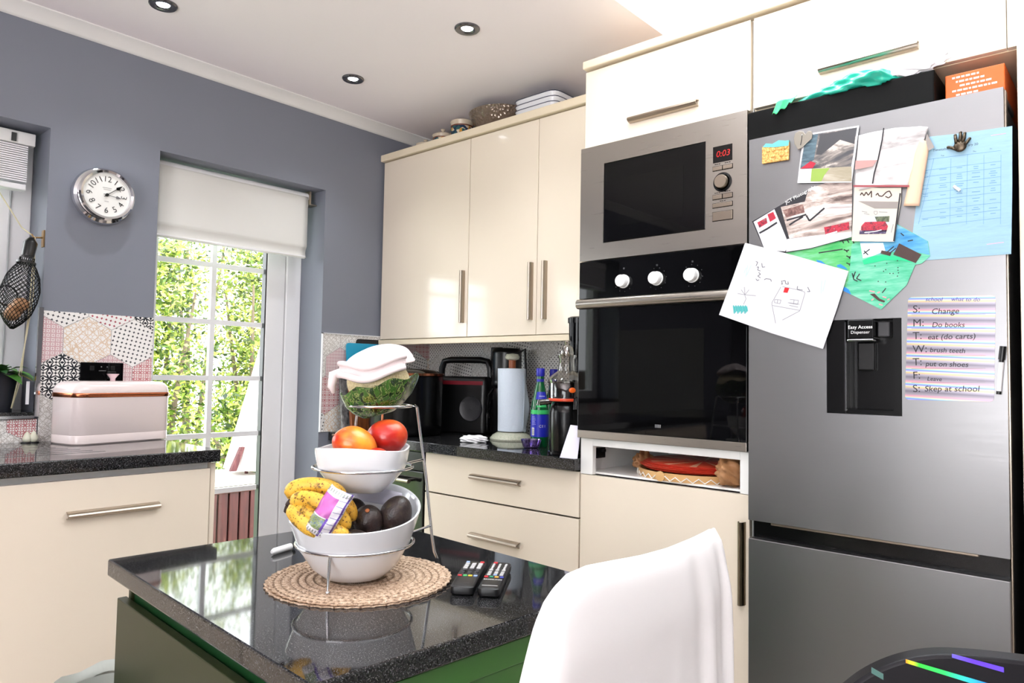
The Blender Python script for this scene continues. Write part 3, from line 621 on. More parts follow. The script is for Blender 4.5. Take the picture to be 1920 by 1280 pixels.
def crumple(cx, cy, cz, rx, ry, rz, seed):
    r2 = random.Random(seed); ph = [r2.uniform(0, 6) for _ in range(6)]
    return lambda p: 1+.16*math.sin(p.x*6+ph[0])*math.sin(p.y*7+ph[1])+.1*math.sin(p.z*11+ph[2]+p.x*9)+.06*math.sin(p.y*19+ph[3]+p.z*13)
o = MB().ball((2.485, -.619, 1.991), (.07, .015, .022), 40, 24, f=crumple(0, 0, 0, 0, 0, 0, 2)).build('paper_bag', mat('white_paper', (240, 240, 244), .7), smooth='all'); tag(o, 'crumpled white bag between the teal bag and the orange box', 'bag')
# ------------------------------------------------------------------ niche contents under the oven
CXN, CYN = 1.79, -.385
t = thing('wooden_hoop_basket', 'shallow round wooden basket with white lacing in the niche under the oven', 'basket', (CXN, CYN, .87))
mat('pale_wood', (214, 170, 112), .5); mat('lace_white', (235, 232, 225), .7)
MB().lathe([(.2, .0), (.205, .0), (.205, .024), (.2, .024), (.2, .004), (.0, .004)], (CXN, CYN, .868), 56, cap1=False).build('hoop', 'pale_wood', t, smooth=True)
MB().lathe([(.016, 0), (.016, .004), (.004, .006)], (CXN-.035, CYN-.205, .881), 20, frame((0, 0, 0), (1, 0, 0), (0, 0, 1)).to_3x3().to_4x4()).build('toggle', 'pale_wood', t, smooth=True)
b = MB(); pts = []
for k in range(72):
    a = 2*math.pi*k/72; pts.append((CXN+.2085*math.cos(a), CYN+.2085*math.sin(a), .8695+(.013 if k % 2 else 0)))
b.tube(pts, .002, 5, closed=True); b.build('lacing', 'lace_white', t)
m = mat('citrus_print', (226, 92, 60), .35); n = N(m); tc = n.new('ShaderNodeTexCoord'); sp = n.new('ShaderNodeSeparateXYZ'); n.t.links.new(tc.outputs['Object'], sp.inputs[0])
ang = n.math('ARCTAN2', sp.outputs[1], sp.outputs[0]); rad = n.math('SQRT', n.math('ADD', n.math('MULTIPLY', sp.outputs[0], sp.outputs[0]), n.math('MULTIPLY', sp.outputs[1], sp.outputs[1])))
seg = n.math('ABSOLUTE', n.math('SUBTRACT', n.math('FRACT', n.math('MULTIPLY', ang, 12/(2*math.pi))), .5)); wl = n.math('GREATER_THAN', n.math('MULTIPLY', n.math('SUBTRACT', seg, .38), n.math('GREATER_THAN', rad, .02)), 0.)
rim = n.math('GREATER_THAN', rad, .178); f1 = n.mix(wl, (226, 84, 56), (246, 196, 160)); n.color(n.mix(rim, f1, (206, 62, 44)))
mat('mat_edge', (200, 70, 52), .5)
for k in range(5):
    o = MB().lathe([(.0, .0), (.19, 0), (.192, .002), (.19, .0036), (.0, .0036)], (CXN+.008*math.sin(k*2.1), CYN+.006*math.cos(k*1.7), .8935+k*.0046), 56, cap0=False, cap1=False).build('place_mat', 'citrus_print', smooth=True)
    o.rotation_euler.z = k*.2
    tag(o, 'red citrus-print round place mat on top of the stack under the oven' if k == 4 else 'red round place mat lower in the stack under the oven', 'place mat', 'citrus place mats under the oven')
m = mat('brown_paper', (176, 128, 86), .6); N(m).bump(N(m).noise(N(m).coord(), 60, 4), .5, .004)
for lab, cx, rx in (('crumpled brown paper at the right end of the basket under the oven', 1.965, (.042, .07, .044)), ('crumpled brown paper at the left end of the basket under the oven', 1.598, (.024, .05, .034))):
    o = MB().ball((cx, -.525 if cx > 1.8 else -.43, .87+rx[2]*.95), rx, 40, 26, f=crumple(0, 0, 0, 0, 0, 0, int(cx*10))).build('paper_wrap', 'brown_paper', smooth='all'); tag(o, lab, 'paper')
# ------------------------------------------------------------------ things on top of the wall cabinets
CT = 2.2985
mat('jar_cream', (214, 200, 178), .3); m = mat('jar_majolica', (60, 84, 96), .3); n = N(m); c = n.coord()
n.color(n.ramp(n.voro(c, 70, 'F1', 'Color'), [(0, (28, 50, 78)), (.35, (44, 98, 96)), (.55, (206, 150, 60)), (.7, (220, 205, 180)), (1, (96, 50, 44))], 'CONSTANT'))
mat('jar_brown', (120, 70, 50), .4)
def jar(label, x, y, r, h, lid):
    t = thing('storage_jar', label, 'jar', (x, y, CT))
    MB().lathe([(r*.7, 0), (r, h*.14), (r*1.02, h*.6), (r*.92, h*.76)], (x, y, CT), 28).build('body', 'jar_majolica', t, smooth=True)
    MB().lathe([(r*.94, h*.75), (r*.95, h*.8)], (x, y, CT), 28).build('band', 'jar_brown', t)
    MB().lathe([(r*.9, h*.8), (r*.98, h*.94), (r, h*.97), (r*.9, h), (0, h)], (x, y, CT), 28, cap1=False).build('neck', 'jar_cream', t, smooth=True)
    if lid:
        MB().lathe([(r*.85, h), (r*.6, h*1.1), (r*.15, h*1.16), (r*.13, h*1.24), (r*.24, h*1.33), (0, h*1.38)], (x, y, CT), 24, cap1=False).build('lid', 'jar_cream', t, smooth=True)
jar('small patterned jar nearest the corner on top of the wall cabinets', .155, -.2, .05, .068, True)
jar('lidded patterned jar between the small jar and the open-topped jar', .285, -.2, .054, .088, True)
jar('largest patterned jar with a wide cream neck beside the glass dish', .42, -.2, .058, .126, False)
t = thing('glass_dish', 'brownish cut-glass serving dish on top of the wall cabinets', 'dish', (.665, -.18, CT))
m = mat('amber_cut_glass', (128, 112, 98), .12, .25, coat=.5); n = N(m); n.bump(n.voro(n.coord(), 75), .9, .006)
MB().lathe([(.07, 0), (.1, .012), (.15, .098), (.155, .106), (.145, .103), (.095, .02), (0, .012)], (.665, -.18, CT), 48, cap1=False).build('bowl', 'amber_cut_glass', t, smooth=True)
mat('enamel_white', (228, 230, 234), .25); mat('navy_rim', (50, 54, 78), .4)
for k in range(3):
    z = CT+k*.023; t = thing('enamel_tray', ('bottom white enamel tray of the stack on the wall cabinets', 'middle white enamel tray of the stack on the wall cabinets', 'top white enamel tray of the stack on the wall cabinets')[k], 'tray', (.955, -.18, z), 'stacked enamel trays')
    MB().lathe([(.0, .0), (.1, 0), (.12, .046), (.12, .048)], (.955, -.18, z), 64, sx=1., sy=.98, sup=7, cap0=False, cap1=False).build('body', 'enamel_white', t, smooth=True, solid=.002)
    MB().lathe([(.12, .048), (.1225, .048), (.1225, .0505), (.12, .0505)], (.955, -.18, z), 64, sx=1., sy=.98, sup=7).build('rim', 'navy_rim', t)
o = MB().lathe([(.03, 0), (.05, .006), (.085, .05), (.083, .05), (.045, .01), (0, .008)], (1.3, -.22, CT), 40, cap1=False).build('bowl', 'jar_cream', smooth=True); tag(o, 'beige bowl on the wall cabinets beside the oven tower', 'bowl')
o = MB().lathe([(.05, 0), (.06, .006), (.14, .085), (.137, .085), (.055, .012), (0, .01)], (1.93, -.36, 2.2665), 48, cap1=False).build('bowl', mat('blush_bowl', (240, 225, 215), .3), smooth=True); tag(o, 'pale bowl on top of the oven tower under the skylight', 'bowl')
# ------------------------------------------------------------------ ceiling spotlights
for lab, u, v in (('recessed ceiling spotlight high above the wall clock', 306, 8), ('recessed ceiling spotlight nearest the skylight', 876, 53), ('recessed ceiling spotlight farthest back near the coving corner', 662, 147)):
    p = at(u, v, 'z', H); t = thing('downlight', lab, 'ceiling light', p, 'recessed spotlights')
    MB().lathe([(.046, 0), (.046, -.004), (.042, -.008), (.03, -.0075), (.022, -.003), (.02, 0)], p, 40, cap0=False, cap1=False).build('bezel', mat('spot_bezel', (120, 120, 124), .25, 1.) if 'spot_bezel' not in MATS else 'spot_bezel', t, smooth=True)
    MB().lathe([(.021, -.002), (.018, -.004), (.0, -.004)], p, 32, cap1=False, cap0=False).build('lamp', mat('spot_glow', (255, 255, 255), .4, emit=(235, 242, 255), estr=14) if 'spot_glow' not in MATS else 'spot_glow', t)
    l = bpy.data.lights.new('spot', 'SPOT'); l.energy = 9; l.spot_size = math.radians(110); l.spot_blend = .8; l.shadow_soft_size = .03; l.color = (.92, .96, 1)
    o = bpy.data.objects.new('spot', l); COL.objects.link(o); o.parent = t; o.location = (0, 0, -.02)
# ------------------------------------------------------------------ wall clock
ck = at(199, 366, 'x', .045); ck = V((0, ck.y, ck.z)); R = frame((0, 0, 0), (0, 1, 0), (0, 0, 1)).to_3x3().to_4x4()
t = thing('wall_clock', 'round chrome wall clock with black numerals on the grey wall', 'clock', ck)
CR = .103
MB().lathe([(CR, .001), (CR+.003, .012), (CR-.002, .024), (CR-.012, .028), (CR-.014, .048), (CR-.008, .058), (CR-.014, .064), (CR-.022, .061), (CR-.024, .052)], ck, 64, R, cap1=False).build('case', 'chrome', t, smooth=True)
MB().lathe([(CR-.0235, .052), (0, .0525)], ck, 64, R, cap0=False, cap1=False).build('dial', mat('clock_dial', (236, 236, 232), .4), t)
Mf = frame(ck+V((.0535, 0, 0)), (0, 1, 0), (0, 0, 1)); rn = .0575
for h in range(1, 13):
    a = math.radians(90-30*h); b = MB(); text(b, str(h), Mf @ Matrix.Translation((rn*math.cos(a), rn*math.sin(a), 0)) @ Matrix.Rotation((a-math.pi/2) if h in (9, 10, 11, 12, 1, 2, 3) else a+math.pi/2 if h != 6 else 0, 4, 'Z'), .03, -.008)
    b.build('numeral', 'black_matt', t)
def hand(ang, l, wd, mm, z, nm):
    a = math.radians(90-ang); M = Mf @ Matrix.Rotation(a, 4, 'Z') @ Matrix.Translation((0, 0, z))
    q = [(-.012, .0012), (l*.6, .001), (l*.66, wd), (l*.78, wd*.7), (l, .0002)]; pl = [M @ V((x, y, 0)) for x, y in q]+[M @ V((x, -y, 0)) for x, y in q[::-1]]
    MB().prism(pl, (.0008, 0, 0)).build(nm, mm, t)
hand(51, .066, .006, 'black_matt', .003, 'minute_hand'); hand(97, .05, .006, 'mid_grey', .002, 'hour_hand')
MB().lathe([(.006, 0), (.005, .006), (0, .007)], Mf @ V((0, 0, 0)), 20, R, cap1=False).build('hub', 'black_satin', t, smooth=True)
b = MB()
for k, (dz, w_) in enumerate(((.026, .03), (.02, .024), (-.024, .014))): b.box(.0529, ck.y-w_/2, ck.z+dz-.0013, .0534, ck.y+w_/2, ck.z+dz+.0013)
b.build('dial_print', mat('faint_grey', (188, 188, 186), .6), t)
# ------------------------------------------------------------------ bread bin, socket, ornaments
bc = V((.104+.006, -1.622, .93)); Mb = Matrix.Translation(bc) @ Matrix.Rotation(math.radians(13), 4, 'Z')
t = thing('bread_bin', 'pale pink bread bin with a copper band on the window-side worktop', 'bread bin', bc)
mat('blush_enamel', (236, 222, 220), .2, coat=.4)
def rrect(hx, hy, r, n=8):
    return [(sx*(hx-r)+r*math.cos(a), sy*(hy-r)+r*math.sin(a)) for sx, sy, a0 in ((1, 1, 0), (-1, 1, 90), (-1, -1, 180), (1, -1, 270)) for a in [math.radians(a0+90*k/n) for k in range(n+1)]]
def stack(b, levels, hx, hy, r, M, cap0=True, cap1=True):
    """rounded-rectangle rings stacked through (inset, z) levels"""
    rings = [[M @ V((x, y, z)) for x, y in rrect(hx-i, hy-i, max(.004, r-i))] for i, z in levels]; n = len(rings[0])
    b.add([p for q in rings for p in q], [(i*n+k, i*n+(k+1) % n, (i+1)*n+(k+1) % n, (i+1)*n+k) for i in range(len(rings)-1) for k in range(n)]+([tuple(range(n))[::-1]] if cap0 else [])+([tuple(range((len(rings)-1)*n, len(rings)*n))] if cap1 else [])); return b
stack(MB(), [(.004, 0), (0, .004), (0, .03), (.0012, .032), (0, .034), (0, .16)], .087, .18, .042, Mb).build('body', 'blush_enamel', t, smooth=True)
stack(MB(), [(-.001, .16), (-.0025, .162), (-.0025, .173), (-.001, .175)], .087, .18, .042, Mb).build('copper_band', 'copper', t, smooth=True)
stack(MB(), [(0, .175), (0, .182), (.004, .196), (.014, .207), (.03, .213), (.05, .215)], .087, .18, .042, Mb).build('lid', 'blush_enamel', t, smooth=True)
p0, p1 = at(151, 678, 'x', .008), at(231, 680, 'x', .008)
t = thing('wall_socket', 'black glass socket plate on the patterned tiles above the bread bin', 'socket', (.0065, (p0.y+p1.y)/2, p0.z-.086))
MB().box(.0065, p0.y, p0.z-.088, .0125, p1.y, p0.z-.001).build('plate', 'black_glass', t, bevel=.002)
b = MB()
for yy in (p0.y+.03, p1.y-.045): b.box(.0125, yy, p0.z-.03, .016, yy+.014, p0.z-.014)
b.build('switch', 'black_plastic', t, bevel=.001)
b = MB(); ym = (p0.y+p1.y)/2
for q in (-.006, .014): b.box(.0125, ym+q, p0.z-.019, .0128, ym+q+.004, p0.z-.015)
b.box(.0125, ym-.012, p0.z-.0325, .0128, ym+.012, p0.z-.0305); b.build('screws_and_print', 'mid_grey', t)
pc = at(211, 705, 'x', .03)
t = thing('plug_in_freshener', 'pink cup-shaped plug in front of the black socket plate', 'plug', (.03, pc.y, pc.z-.03))
Rz = Matrix.Identity(4); MB().lathe([(.008, -.03), (.009, -.008), (.021, .008), (.021, .0085), (0, .0085)], (.033, pc.y, pc.z), 28, cap1=False).build('cup', mat('pale_pink', (244, 214, 220), .4), t, smooth=True)
MB().box(.0128, pc.y-.014, pc.z-.01, .024, pc.y+.014, pc.z+.018).build('plug_body', 'black_plastic', t, bevel=.002)
m = mat('ivory_glaze', (226, 226, 206), .3)
for lab, u, v, s_ in (('small ivory pear-shaped ornament nearest the bread bin under the window', 34, 826, 1.), ('ivory pear-shaped ornament behind the other under the window', 24, 820, 1.05)):
    p = at(u, v, 'z', .93); p.x = max(p.x, .03)
    t = thing('pear_ornament', lab, 'ornament', p)
    MB().lathe([(.008, .003), (.013, .008), (.0135, .016), (.009, .026), (.0055, .034), (.002, .038), (0, .0385)], p, 24, Matrix.Scale(s_, 4), cap1=False).build('body', 'ivory_glaze', t, smooth=True)
    MB().lathe([(.017, 0), (.017, .003), (0, .0032)], p, 24, cap1=False).build('base', 'black_plastic', t)
# ------------------------------------------------------------------ objects on the back worktop
CZ = .91
def board(name, label, y0, y1, z1, xb, th, mm, lean, cut=None):
    """upright board leaning against the grey side wall"""
    b = MB(); pts = rrect((y1-y0)/2, (z1-CZ)/2, .015, 4); ym = (y0+y1)/2; zm = (z1-CZ)/2
    M = Matrix.Translation((xb, ym, CZ)) @ Matrix.Rotation(-lean, 4, 'Y')
    b.prism([M @ V((0, p, q+zm)) for p, q in pts], M.to_3x3() @ V((th, 0, 0)))
    o = b.build(name, mm, bevel=.001); return tag(o, label, 'chopping board')
mat('board_blue', (20, 158, 198), .4); mat('board_black', (22, 22, 24), .4)
m = mat('board_marble', (96, 96, 98), .45); n = N(m); n.color(n.ramp(n.noise(n.coord('Object', (1, 1, .6)), 40, 5, .7), [(.35, (44, 44, 46)), (.55, (118, 118, 118)), (.7, (176, 174, 172))]))
m = mat('board_wood', (128, 70, 38), .5); n = N(m); n.color(n.ramp(n.noise(n.coord('Object', (8, 8, .6)), 12, 4), [(.3, (104, 54, 30)), (.7, (150, 86, 46))]))
board('chopping_board', 'blue chopping board leaning against the side wall tiles', -.56, -.3, 1.335, .062, .008, 'board_blue', .1)
board('chopping_board', 'tall black board showing behind the blue chopping board', -.49, -.26, 1.358, .045, .008, 'board_black', .1)
board('chopping_board', 'grey mottled chopping board at the front of the leaning boards', -.615, -.33, 1.235, .082, .012, 'board_marble', .12)
board('chopping_board', 'brown wooden chopping board leaning in front of the grey one', -.585, -.32, 1.18, .11, .018, 'board_wood', .14)
# slow cooker
c = V((.335, -.44, CZ)); t = thing('slow_cooker', 'large black cooking pot with a copper rim on the back worktop', 'cooker', c)
MB().lathe([(.15, .0), (.162, .01), (.168, .05), (.17, .26), (.172, .268), (.165, .272), (.155, .272)], c, 56, cap1=True).build('body', 'black_satin', t, smooth=True)
MB().lathe([(.16, .272), (.172, .272), (.173, .282), (.16, .284)], c, 56).build('copper_rim', 'copper', t, smooth=True)
MB().lathe([(.158, .284), (.14, .296), (.05, .304), (.0, .305)], c, 48, cap1=False).build('lid', 'black_glass', t, smooth=True)
q = at(716, 800, 'y', -.60); MB().tube([(q.x, -.60, q.z-.03), (q.x+.004, -.60, q.z), (q.x+.008, -.598, q.z+.09)], .008, 10).tube([(q.x, -.6, q.z-.02), (q.x+.02, -.57, q.z-.02)], .005, 8).tube([(q.x+.008, -.598, q.z+.085), (q.x+.025, -.57, q.z+.085)], .005, 8).build('copper_handle', 'copper', t, smooth=True)
# boombox
x0, x1 = .545, .70; c = at(868, 815, 'y', -.2); bx = c.x
t = thing('boombox', 'black portable speaker with a carry handle and a dark red strip behind the pot', 'speaker', (bx, -.18, CZ))
Mx = Matrix.Translation((bx-.05, -.14, CZ)) @ Matrix.Rotation(math.radians(18), 4, 'Z')
stack(MB(), [(.012, .0), (.002, .008), (0, .03), (0, .24), (.004, .262), (.014, .272)], .15, .075, .03, Mx).build('body', 'black_plastic', t, smooth=True)
MB().prism([Mx @ V((x, -.0752, z)) for x, z in ((-.13, .232), (.13, .232), (.13, .25), (-.13, .25))], Mx.to_3x3() @ V((0, -.002, 0))).build('red_strip', mat('dark_red', (120, 22, 36), .4), t)
MB().tube([Mx @ V(q) for q in ((-.135, 0, .25), (-.132, 0, .31), (-.118, 0, .345), (-.08, 0, .352), (.08, 0, .352), (.118, 0, .345), (.132, 0, .31), (.135, 0, .25))], .016, 12).build('carry_handle', 'black_plastic', t, smooth=True)
MB().lathe([(.06, 0), (.058, .006), (.045, -.0), (.0, .004)], Mx @ V((.07, -.0765, .12)), 32, Mx.to_3x3().to_4x4() @ frame((0, 0, 0), (1, 0, 0), (0, 0, 1)).to_3x3().to_4x4(), cap1=False).build('speaker_cone', 'dark_grey', t, smooth=True)
MB().tube([Mx @ V(q) for q in ((.15, -.03, .2), (.162, -.06, .15), (.156, -.075, .09), (.15, -.06, .02))], .012, 10).build('side_grip', 'black_satin', t, smooth=True)
MB().tube([(bx+.08, -.28, CZ+.004), (bx+.12, -.32, CZ+.004), (bx+.16, -.33, CZ+.004), (bx+.17, -.25, CZ+.004)], .0032, 6).build('power_lead', 'black_plastic', t, smooth=True)
# standing dark panel
xs = at(922, 780, 'y', -.09).x
o = MB().box(xs-.035, -.07, CZ, xs+.035, -.055, 1.325).build('serving_tray', 'dark_grey', bevel=.004); tag(o, 'narrow dark tray standing upright against the tiles left of the paper towel', 'tray')
# coffee flask behind the roll
pc = at(948, 800, 'y', -.13); c = V((pc.x, -.13, CZ)); t = thing('coffee_machine', 'tall black ribbed machine standing behind the paper towel roll', 'coffee machine', c)
b = MB(); pr = [(.06, 0), (.062, .004), (.062, .2), (.055, .22), (.07, .235), (.07, .25)]; 
for k in range(10): pr += [(.068, .255+k*.014), (.07, .262+k*.014)]
pr += [(.06, .405), (0, .408)]
b.lathe(pr, c, 40, cap1=False).build('body', 'black_plastic', t, smooth=True)
MB().box(c.x-.085, c.y-.03, CZ+.16, c.x-.055, c.y+.02, CZ+.2).tube([c+V((-.06, -.02, .22)), c+V((-.08, -.03, .19)), c+V((-.085, -.035, .12)), c+V((-.075, -.03, .08))], .008, 8).build('spout', 'black_satin', t)
MB().tube([c+V((.06, 0, .38)), c+V((.11, 0, .4)), c+V((.125, -.01, .3)), c+V((.12, -.02, .1)), c+V((.1, -.02, .03))], .007, 8).build('cable', 'black_plastic', t, smooth=True)
# paper towel
c = at(955, 826, 'z', CZ); c = V((c.x-.035, c.y+.05, CZ))
t = thing('paper_towel_holder', 'paper towel stand with a pale stone base and a wooden rod', 'holder', c)
m = mat('sage_stone', (186, 188, 168), .25); n = N(m); n.color(n.ramp(n.noise(n.coord(), 160, 2), [(.4, (180, 184, 164)), (.65, (202, 202, 184)), (.7, (150, 150, 130))]))
MB().lathe([(.092, 0), (.094, .006), (.082, .02), (.062, .032), (.05, .036), (0, .036)], c, 48, cap1=False).build('base', 'sage_stone', t, smooth=True)
MB().lathe([(.016, .036), (.016, .35), (0, .352)], c, 20, cap1=False).build('rod', mat('teak', (146, 78, 42), .4), t, smooth=True)
MB().lathe([(.012, .345), (.03, .352), (.033, .362), (.026, .374), (0, .378)], c, 28, cap1=False).build('knob', 'sage_stone', t, smooth=True)
m = mat('tissue', (210, 220, 232), .9); n = N(m); n.bump(n.voro(n.coord(), 120), .35, .002)
b = MB()
def rollf(u, v): a = u*2*math.pi; r = .062+.003*math.sin(a+1+v*2)+.006*max(0, math.sin(a-.4))*(1-v); return c+V((r*math.cos(a), r*math.sin(a), .038+.272*v))
b.grid(rollf, 48, 8, True); b.lathe([(.062, .31), (.02, .312), (.02, .29)], c, 48, cap0=False, cap1=False); o = b.build('paper_towel_roll', 'tissue', smooth='all'); tag(o, 'white paper towel roll on the stand with a hanging corner', 'paper towel')
RHV = V((math.cos(YAW), math.sin(YAW), 0)); TWV = V((RHV.y, -RHV.x, 0))
b = MB(); P = lambda r, tw, z: c+RHV*r+TWV*tw+V((0, 0, z))
b.grid(lambda u, v: P(.052+.03*u*(1-abs(v-.45)*1.4), .045-.05*u+.004*math.sin(v*9), .29-.23*v-.05*u), 8, 16); b.build('loose_sheet', 'tissue', o, smooth='all', solid=.0012)
# bottles
def bottle(label, p, group=None, detail=True):
    t = thing('water_bottle', label, 'bottle', p)
    MB().lathe([(.033, 0), (.036, .006), (.036, .15), (.033, .175), (.02, .235), (.0145, .26), (.0145, .285)], p, 32).build('glass', mat('bottle_green', (8, 92, 48), .06, coat=.3) if 'bottle_green' not in MATS else 'bottle_green', t, smooth=True)
    MB().lathe([(.0165, .279), (.0175, .282), (.0175, .308), (.016, .311), (0, .311)], p, 24, cap1=False).build('cap', mat('cap_blue', (40, 40, 168), .35) if 'cap_blue' not in MATS else 'cap_blue', t, smooth=True)
    MB().lathe([(.0152, .25), (.0152, .268)], p, 24, cap0=False, cap1=False).build('neck_label', 'cap_blue', t)
    if detail:
        MB().lathe([(.0366, .04), (.0366, .128)], p, 32, cap0=False, cap1=False).build('label', mat('label_blue', (30, 40, 176), .35), t, smooth=True)
        lb = MB(); MB().lathe([(.0366, .13), (.0366, .146)], p, 32, cap0=False, cap1=False).build('green_label_band', mat('label_green', (60, 196, 110), .4), t, smooth=True)
        fd = (CAM-p); fd.z = 0; fd.normalize(); sd = V((-fd.y, fd.x, 0))
        def onlab(a, z, r=.0371): return p+(fd*math.cos(a)+sd*math.sin(a))*r+V((0, 0, z))
        def patch(mb, a0, a1, z0, z1, r=.0371): mb.grid(lambda u, v: onlab(a0+(a1-a0)*u, z0+(z1-z0)*v, r), 8, 2); return mb
        b = MB()
        for k, ch in enumerate('CEI'):
            a = .05+k*.26; d = fd*math.cos(a)+sd*math.sin(a); text(b, ch, frame(onlab(a, .082, .0372), (-d.y, d.x, 0), (0, 0, 1)), .014, .01)
        b.build('lettering', 'print_white', t)
        b = MB()
        for k in range(6): patch(b, -.95, -.55+.06*(k % 3), .118-k*.006, .12-k*.006)
        b.build('small_print', mat('print_lilac', (150, 150, 225), .5), t)
        b = MB(); patch(b, -.98, -.62, .046, .076); b.build('barcode_panel', 'print_white', t)
        b = MB()
        for k in range(7): patch(b, -.94, -.66, .049+k*.0036, .0505+k*.0036, .0373)
        b.build('barcode', 'black_matt', t)
        sh = .0285; b = MB(); b.grid(lambda u, v: onlab(-.55+1.5*u, .188+.03*v, .034-.013*v*.8), 10, 4); b.build('shoulder_label', 'label_blue', t)
        b = MB(); b.grid(lambda u, v: onlab(-.4+1.2*u, .157+.03*v*math.sin(u*math.pi)**.5, .0365-.002*v), 12, 4); b.build('crest', 'label_green', t)
        b = MB()
        for k in range(5): b.grid(lambda u, v, k=k: onlab(-.12+k*.16+.12*u, .199+.008*v, .0303-.0032*v), 2, 2)
        b.build('shoulder_print', 'print_white', t)
    return t
pb = at(1006, 838, 'z', CZ); pb = V((pb.x-.01, pb.y+.03, CZ)); bottle('green glass water bottle with a blue label beside the paper towel', pb)
pb2 = at(1031, 826, 'z', CZ); bottle('second green bottle with a blue cap half hidden behind the juicer', V((pb2.x, pb2.y+.02, CZ)), detail=False)
pd = at(1003, 845, 'z', CZ); pd = V((pd.x+.005, pd.y+.02, CZ))
pd = V((pb.x+.02, pb.y-.075, CZ)); o = MB().lathe([(.026, 0), (.033, .006), (.041, .034), (.0395, .034), (.031, .009), (0, .006)], pd, 24, cap1=False).build('small_dish', 'lilac_glass', smooth=True); tag(o, 'small lilac glass dish in front of the green bottle', 'dish')
# juicer
c = V((1.345, -.545, CZ)); t = thing('juicer', 'black upright juicer with a clear drum and an orange badge beside the oven tower', 'juicer', c)
MB().lathe([(.062, 0), (.064, .004), (.064, .012), (.058, .014), (.06, .02), (.061, .15), (.056, .172), (.04, .19)], c, 44).build('base', 'black_satin', t, smooth=True)
MB().lathe([(.06, .19), (.064, .194), (.066, .255), (.062, .262)], c, 40).build('drum', 'smoked_plastic', t, smooth=True)
MB().lathe([(.05, .194), (.05, .2), (.02, .205), (.018, .25), (0, .252)], c, 24, cap1=False).build('auger', mat('auger_brown', (70, 34, 28), .35), t, smooth=True)
MB().lathe([(.0645, .192), (.0665, .194), (.0665, .2), (.0645, .202)], c, 40, cap0=False, cap1=False).build('orange_ring', mat('orange_rim', (214, 70, 34), .35), t)
MB().lathe([(.068, .256), (.069, .268), (.055, .284), (.032, .3), (.028, .34), (.034, .352), (.034, .358)], c, 40, cap0=False, cap1=False).build('hopper', 'clear_plastic', t, smooth=True)
MB().lathe([(.022, .352), (.026, .365), (.02, .385), (.008, .395), (.012, .405), (0, .41)], c, 24, cap1=False).build('stopper', 'cut_glass', t, smooth=True)
fd = (CAM-c); fd.z = 0; fd.normalize(); sd = V((-fd.y, fd.x, 0)); dd_ = (fd*.95+sd*.3).normalized()
MB().ball(c+dd_*.067+V((0, 0, .232)), (.0035, .0125, .0095), 20, 12, Matrix.Rotation(math.atan2(dd_.y, dd_.x), 4, 'Z')).build('badge', mat('badge_orange', (240, 104, 24), .3), t, smooth=True)
q = c+(fd*.3-sd*.95).normalized()*.058; e = q+(fd*.3-sd*.95)*.045
MB().tube([q+V((0, 0, .19)), e+V((0, 0, .186)), e+V((0, 0, .176))], .011, 12).build('spout', 'smoked_plastic', t, smooth=True)
q = c+fd*.05+sd*.035
MB().tube([q+V((0, 0, .2)), q+fd*.02+V((0, 0, .185)), q+fd*.022+V((0, 0, .165))], .012, 12).build('front_tap', 'black_satin', t, smooth=True)
c2 = V((1.275, -.385, CZ)); t = thing('blender_jug', 'tall black blender jug reaching up to the wall cabinets beside the oven tower', 'blender', c2)
MB().lathe([(.04, 0), (.043, .01), (.04, .14), (.036, .16)], c2, 32).build('base', 'black_plastic', t, smooth=True)
MB().lathe([(.034, .16), (.03, .2), (.036, .49)], c2, 32).build('jug', 'black_glass', t, smooth=True)
MB().lathe([(.04, .485), (.04, .505), (.03, .51)], c2, 32).build('lid', 'black_satin', t, smooth=True)
q = at(1068, 862, 'y', -.628); 
t_ = [at(1072, 808, 'y', -.6), at(1091, 804, 'y', -.6), V((1.446, -.628, CZ+.001)), V((1.392, -.632, CZ+.001))]
o = MB().prism([V((1.385, -.628, CZ)), V((1.4465, -.612, CZ)), V((1.4465, -.592, CZ+.11)), V((1.408, -.6, CZ+.112))], (-.0008, -.0022, 0)).build('envelope', mat('lilac_white', (232, 230, 246), .7)); tag(o, 'white envelope leaning at the front of the worktop by the oven tower', 'envelope')
p = at(888, 829, 'z', CZ); b = MB()
b.ball(p+V((0, 0, .013)), (.055, .034, .016), 40, 20, Matrix.Rotation(.5, 4, 'Z'), f=crumple(0, 0, 0, 0, 0, 0, 9)); o = b.build('cloth', mat('white_cloth', (244, 244, 246), .9), smooth='all'); tag(o, 'small crumpled white cloth on the back worktop', 'cloth')
# ------------------------------------------------------------------ island
IO = V((1.1059, -1.9715, 0)); IA = -.06; EX = V((math.cos(IA), math.sin(IA), 0)); EY = V((-EX.y, EX.x, 0)); IL, IW, IZ = .9217, .7298, .75
MI = Matrix(((EX.x, EY.x, 0, IO.x), (EX.y, EY.y, 0, IO.y), (0, 0, 1, 0), (0, 0, 0, 1)))
o = MB().box(0, 0, IZ-.038, IL, IW, IZ, MI).build('island_worktop', 'granite', bevel=.004); tag(o, 'polished black granite slab on the green kitchen island', 'worktop')
t = thing('island_cabinet', 'olive green kitchen island cabinet under the granite slab', 'cabinet', MI @ V((IL/2, IW/2, 0)))
mat('olive_green', (46, 52, 27), .4, spec=.3); mat('leaf_green_paint', (62, 112, 48), .35, coat=.2); mat('rail_green', (24, 70, 34), .4)
MB().box(.05, .045, .08, IL-.05, IW-.03, IZ-.0385, MI).build('carcass', 'rail_green', t)
MB().box(.08, .06, 0, IL-.08, IW-.06, .08, MI).build('plinth', 'black_matt', t)
MB().box(.026, .016, .08, IL-.05, .036, .665, MI).build('end_panel', 'olive_green', t, bevel=.002)
MB().box(.032, .038, .08, .049, IW-.03, .7, MI).build('back_panel', 'olive_green', t, bevel=.002)
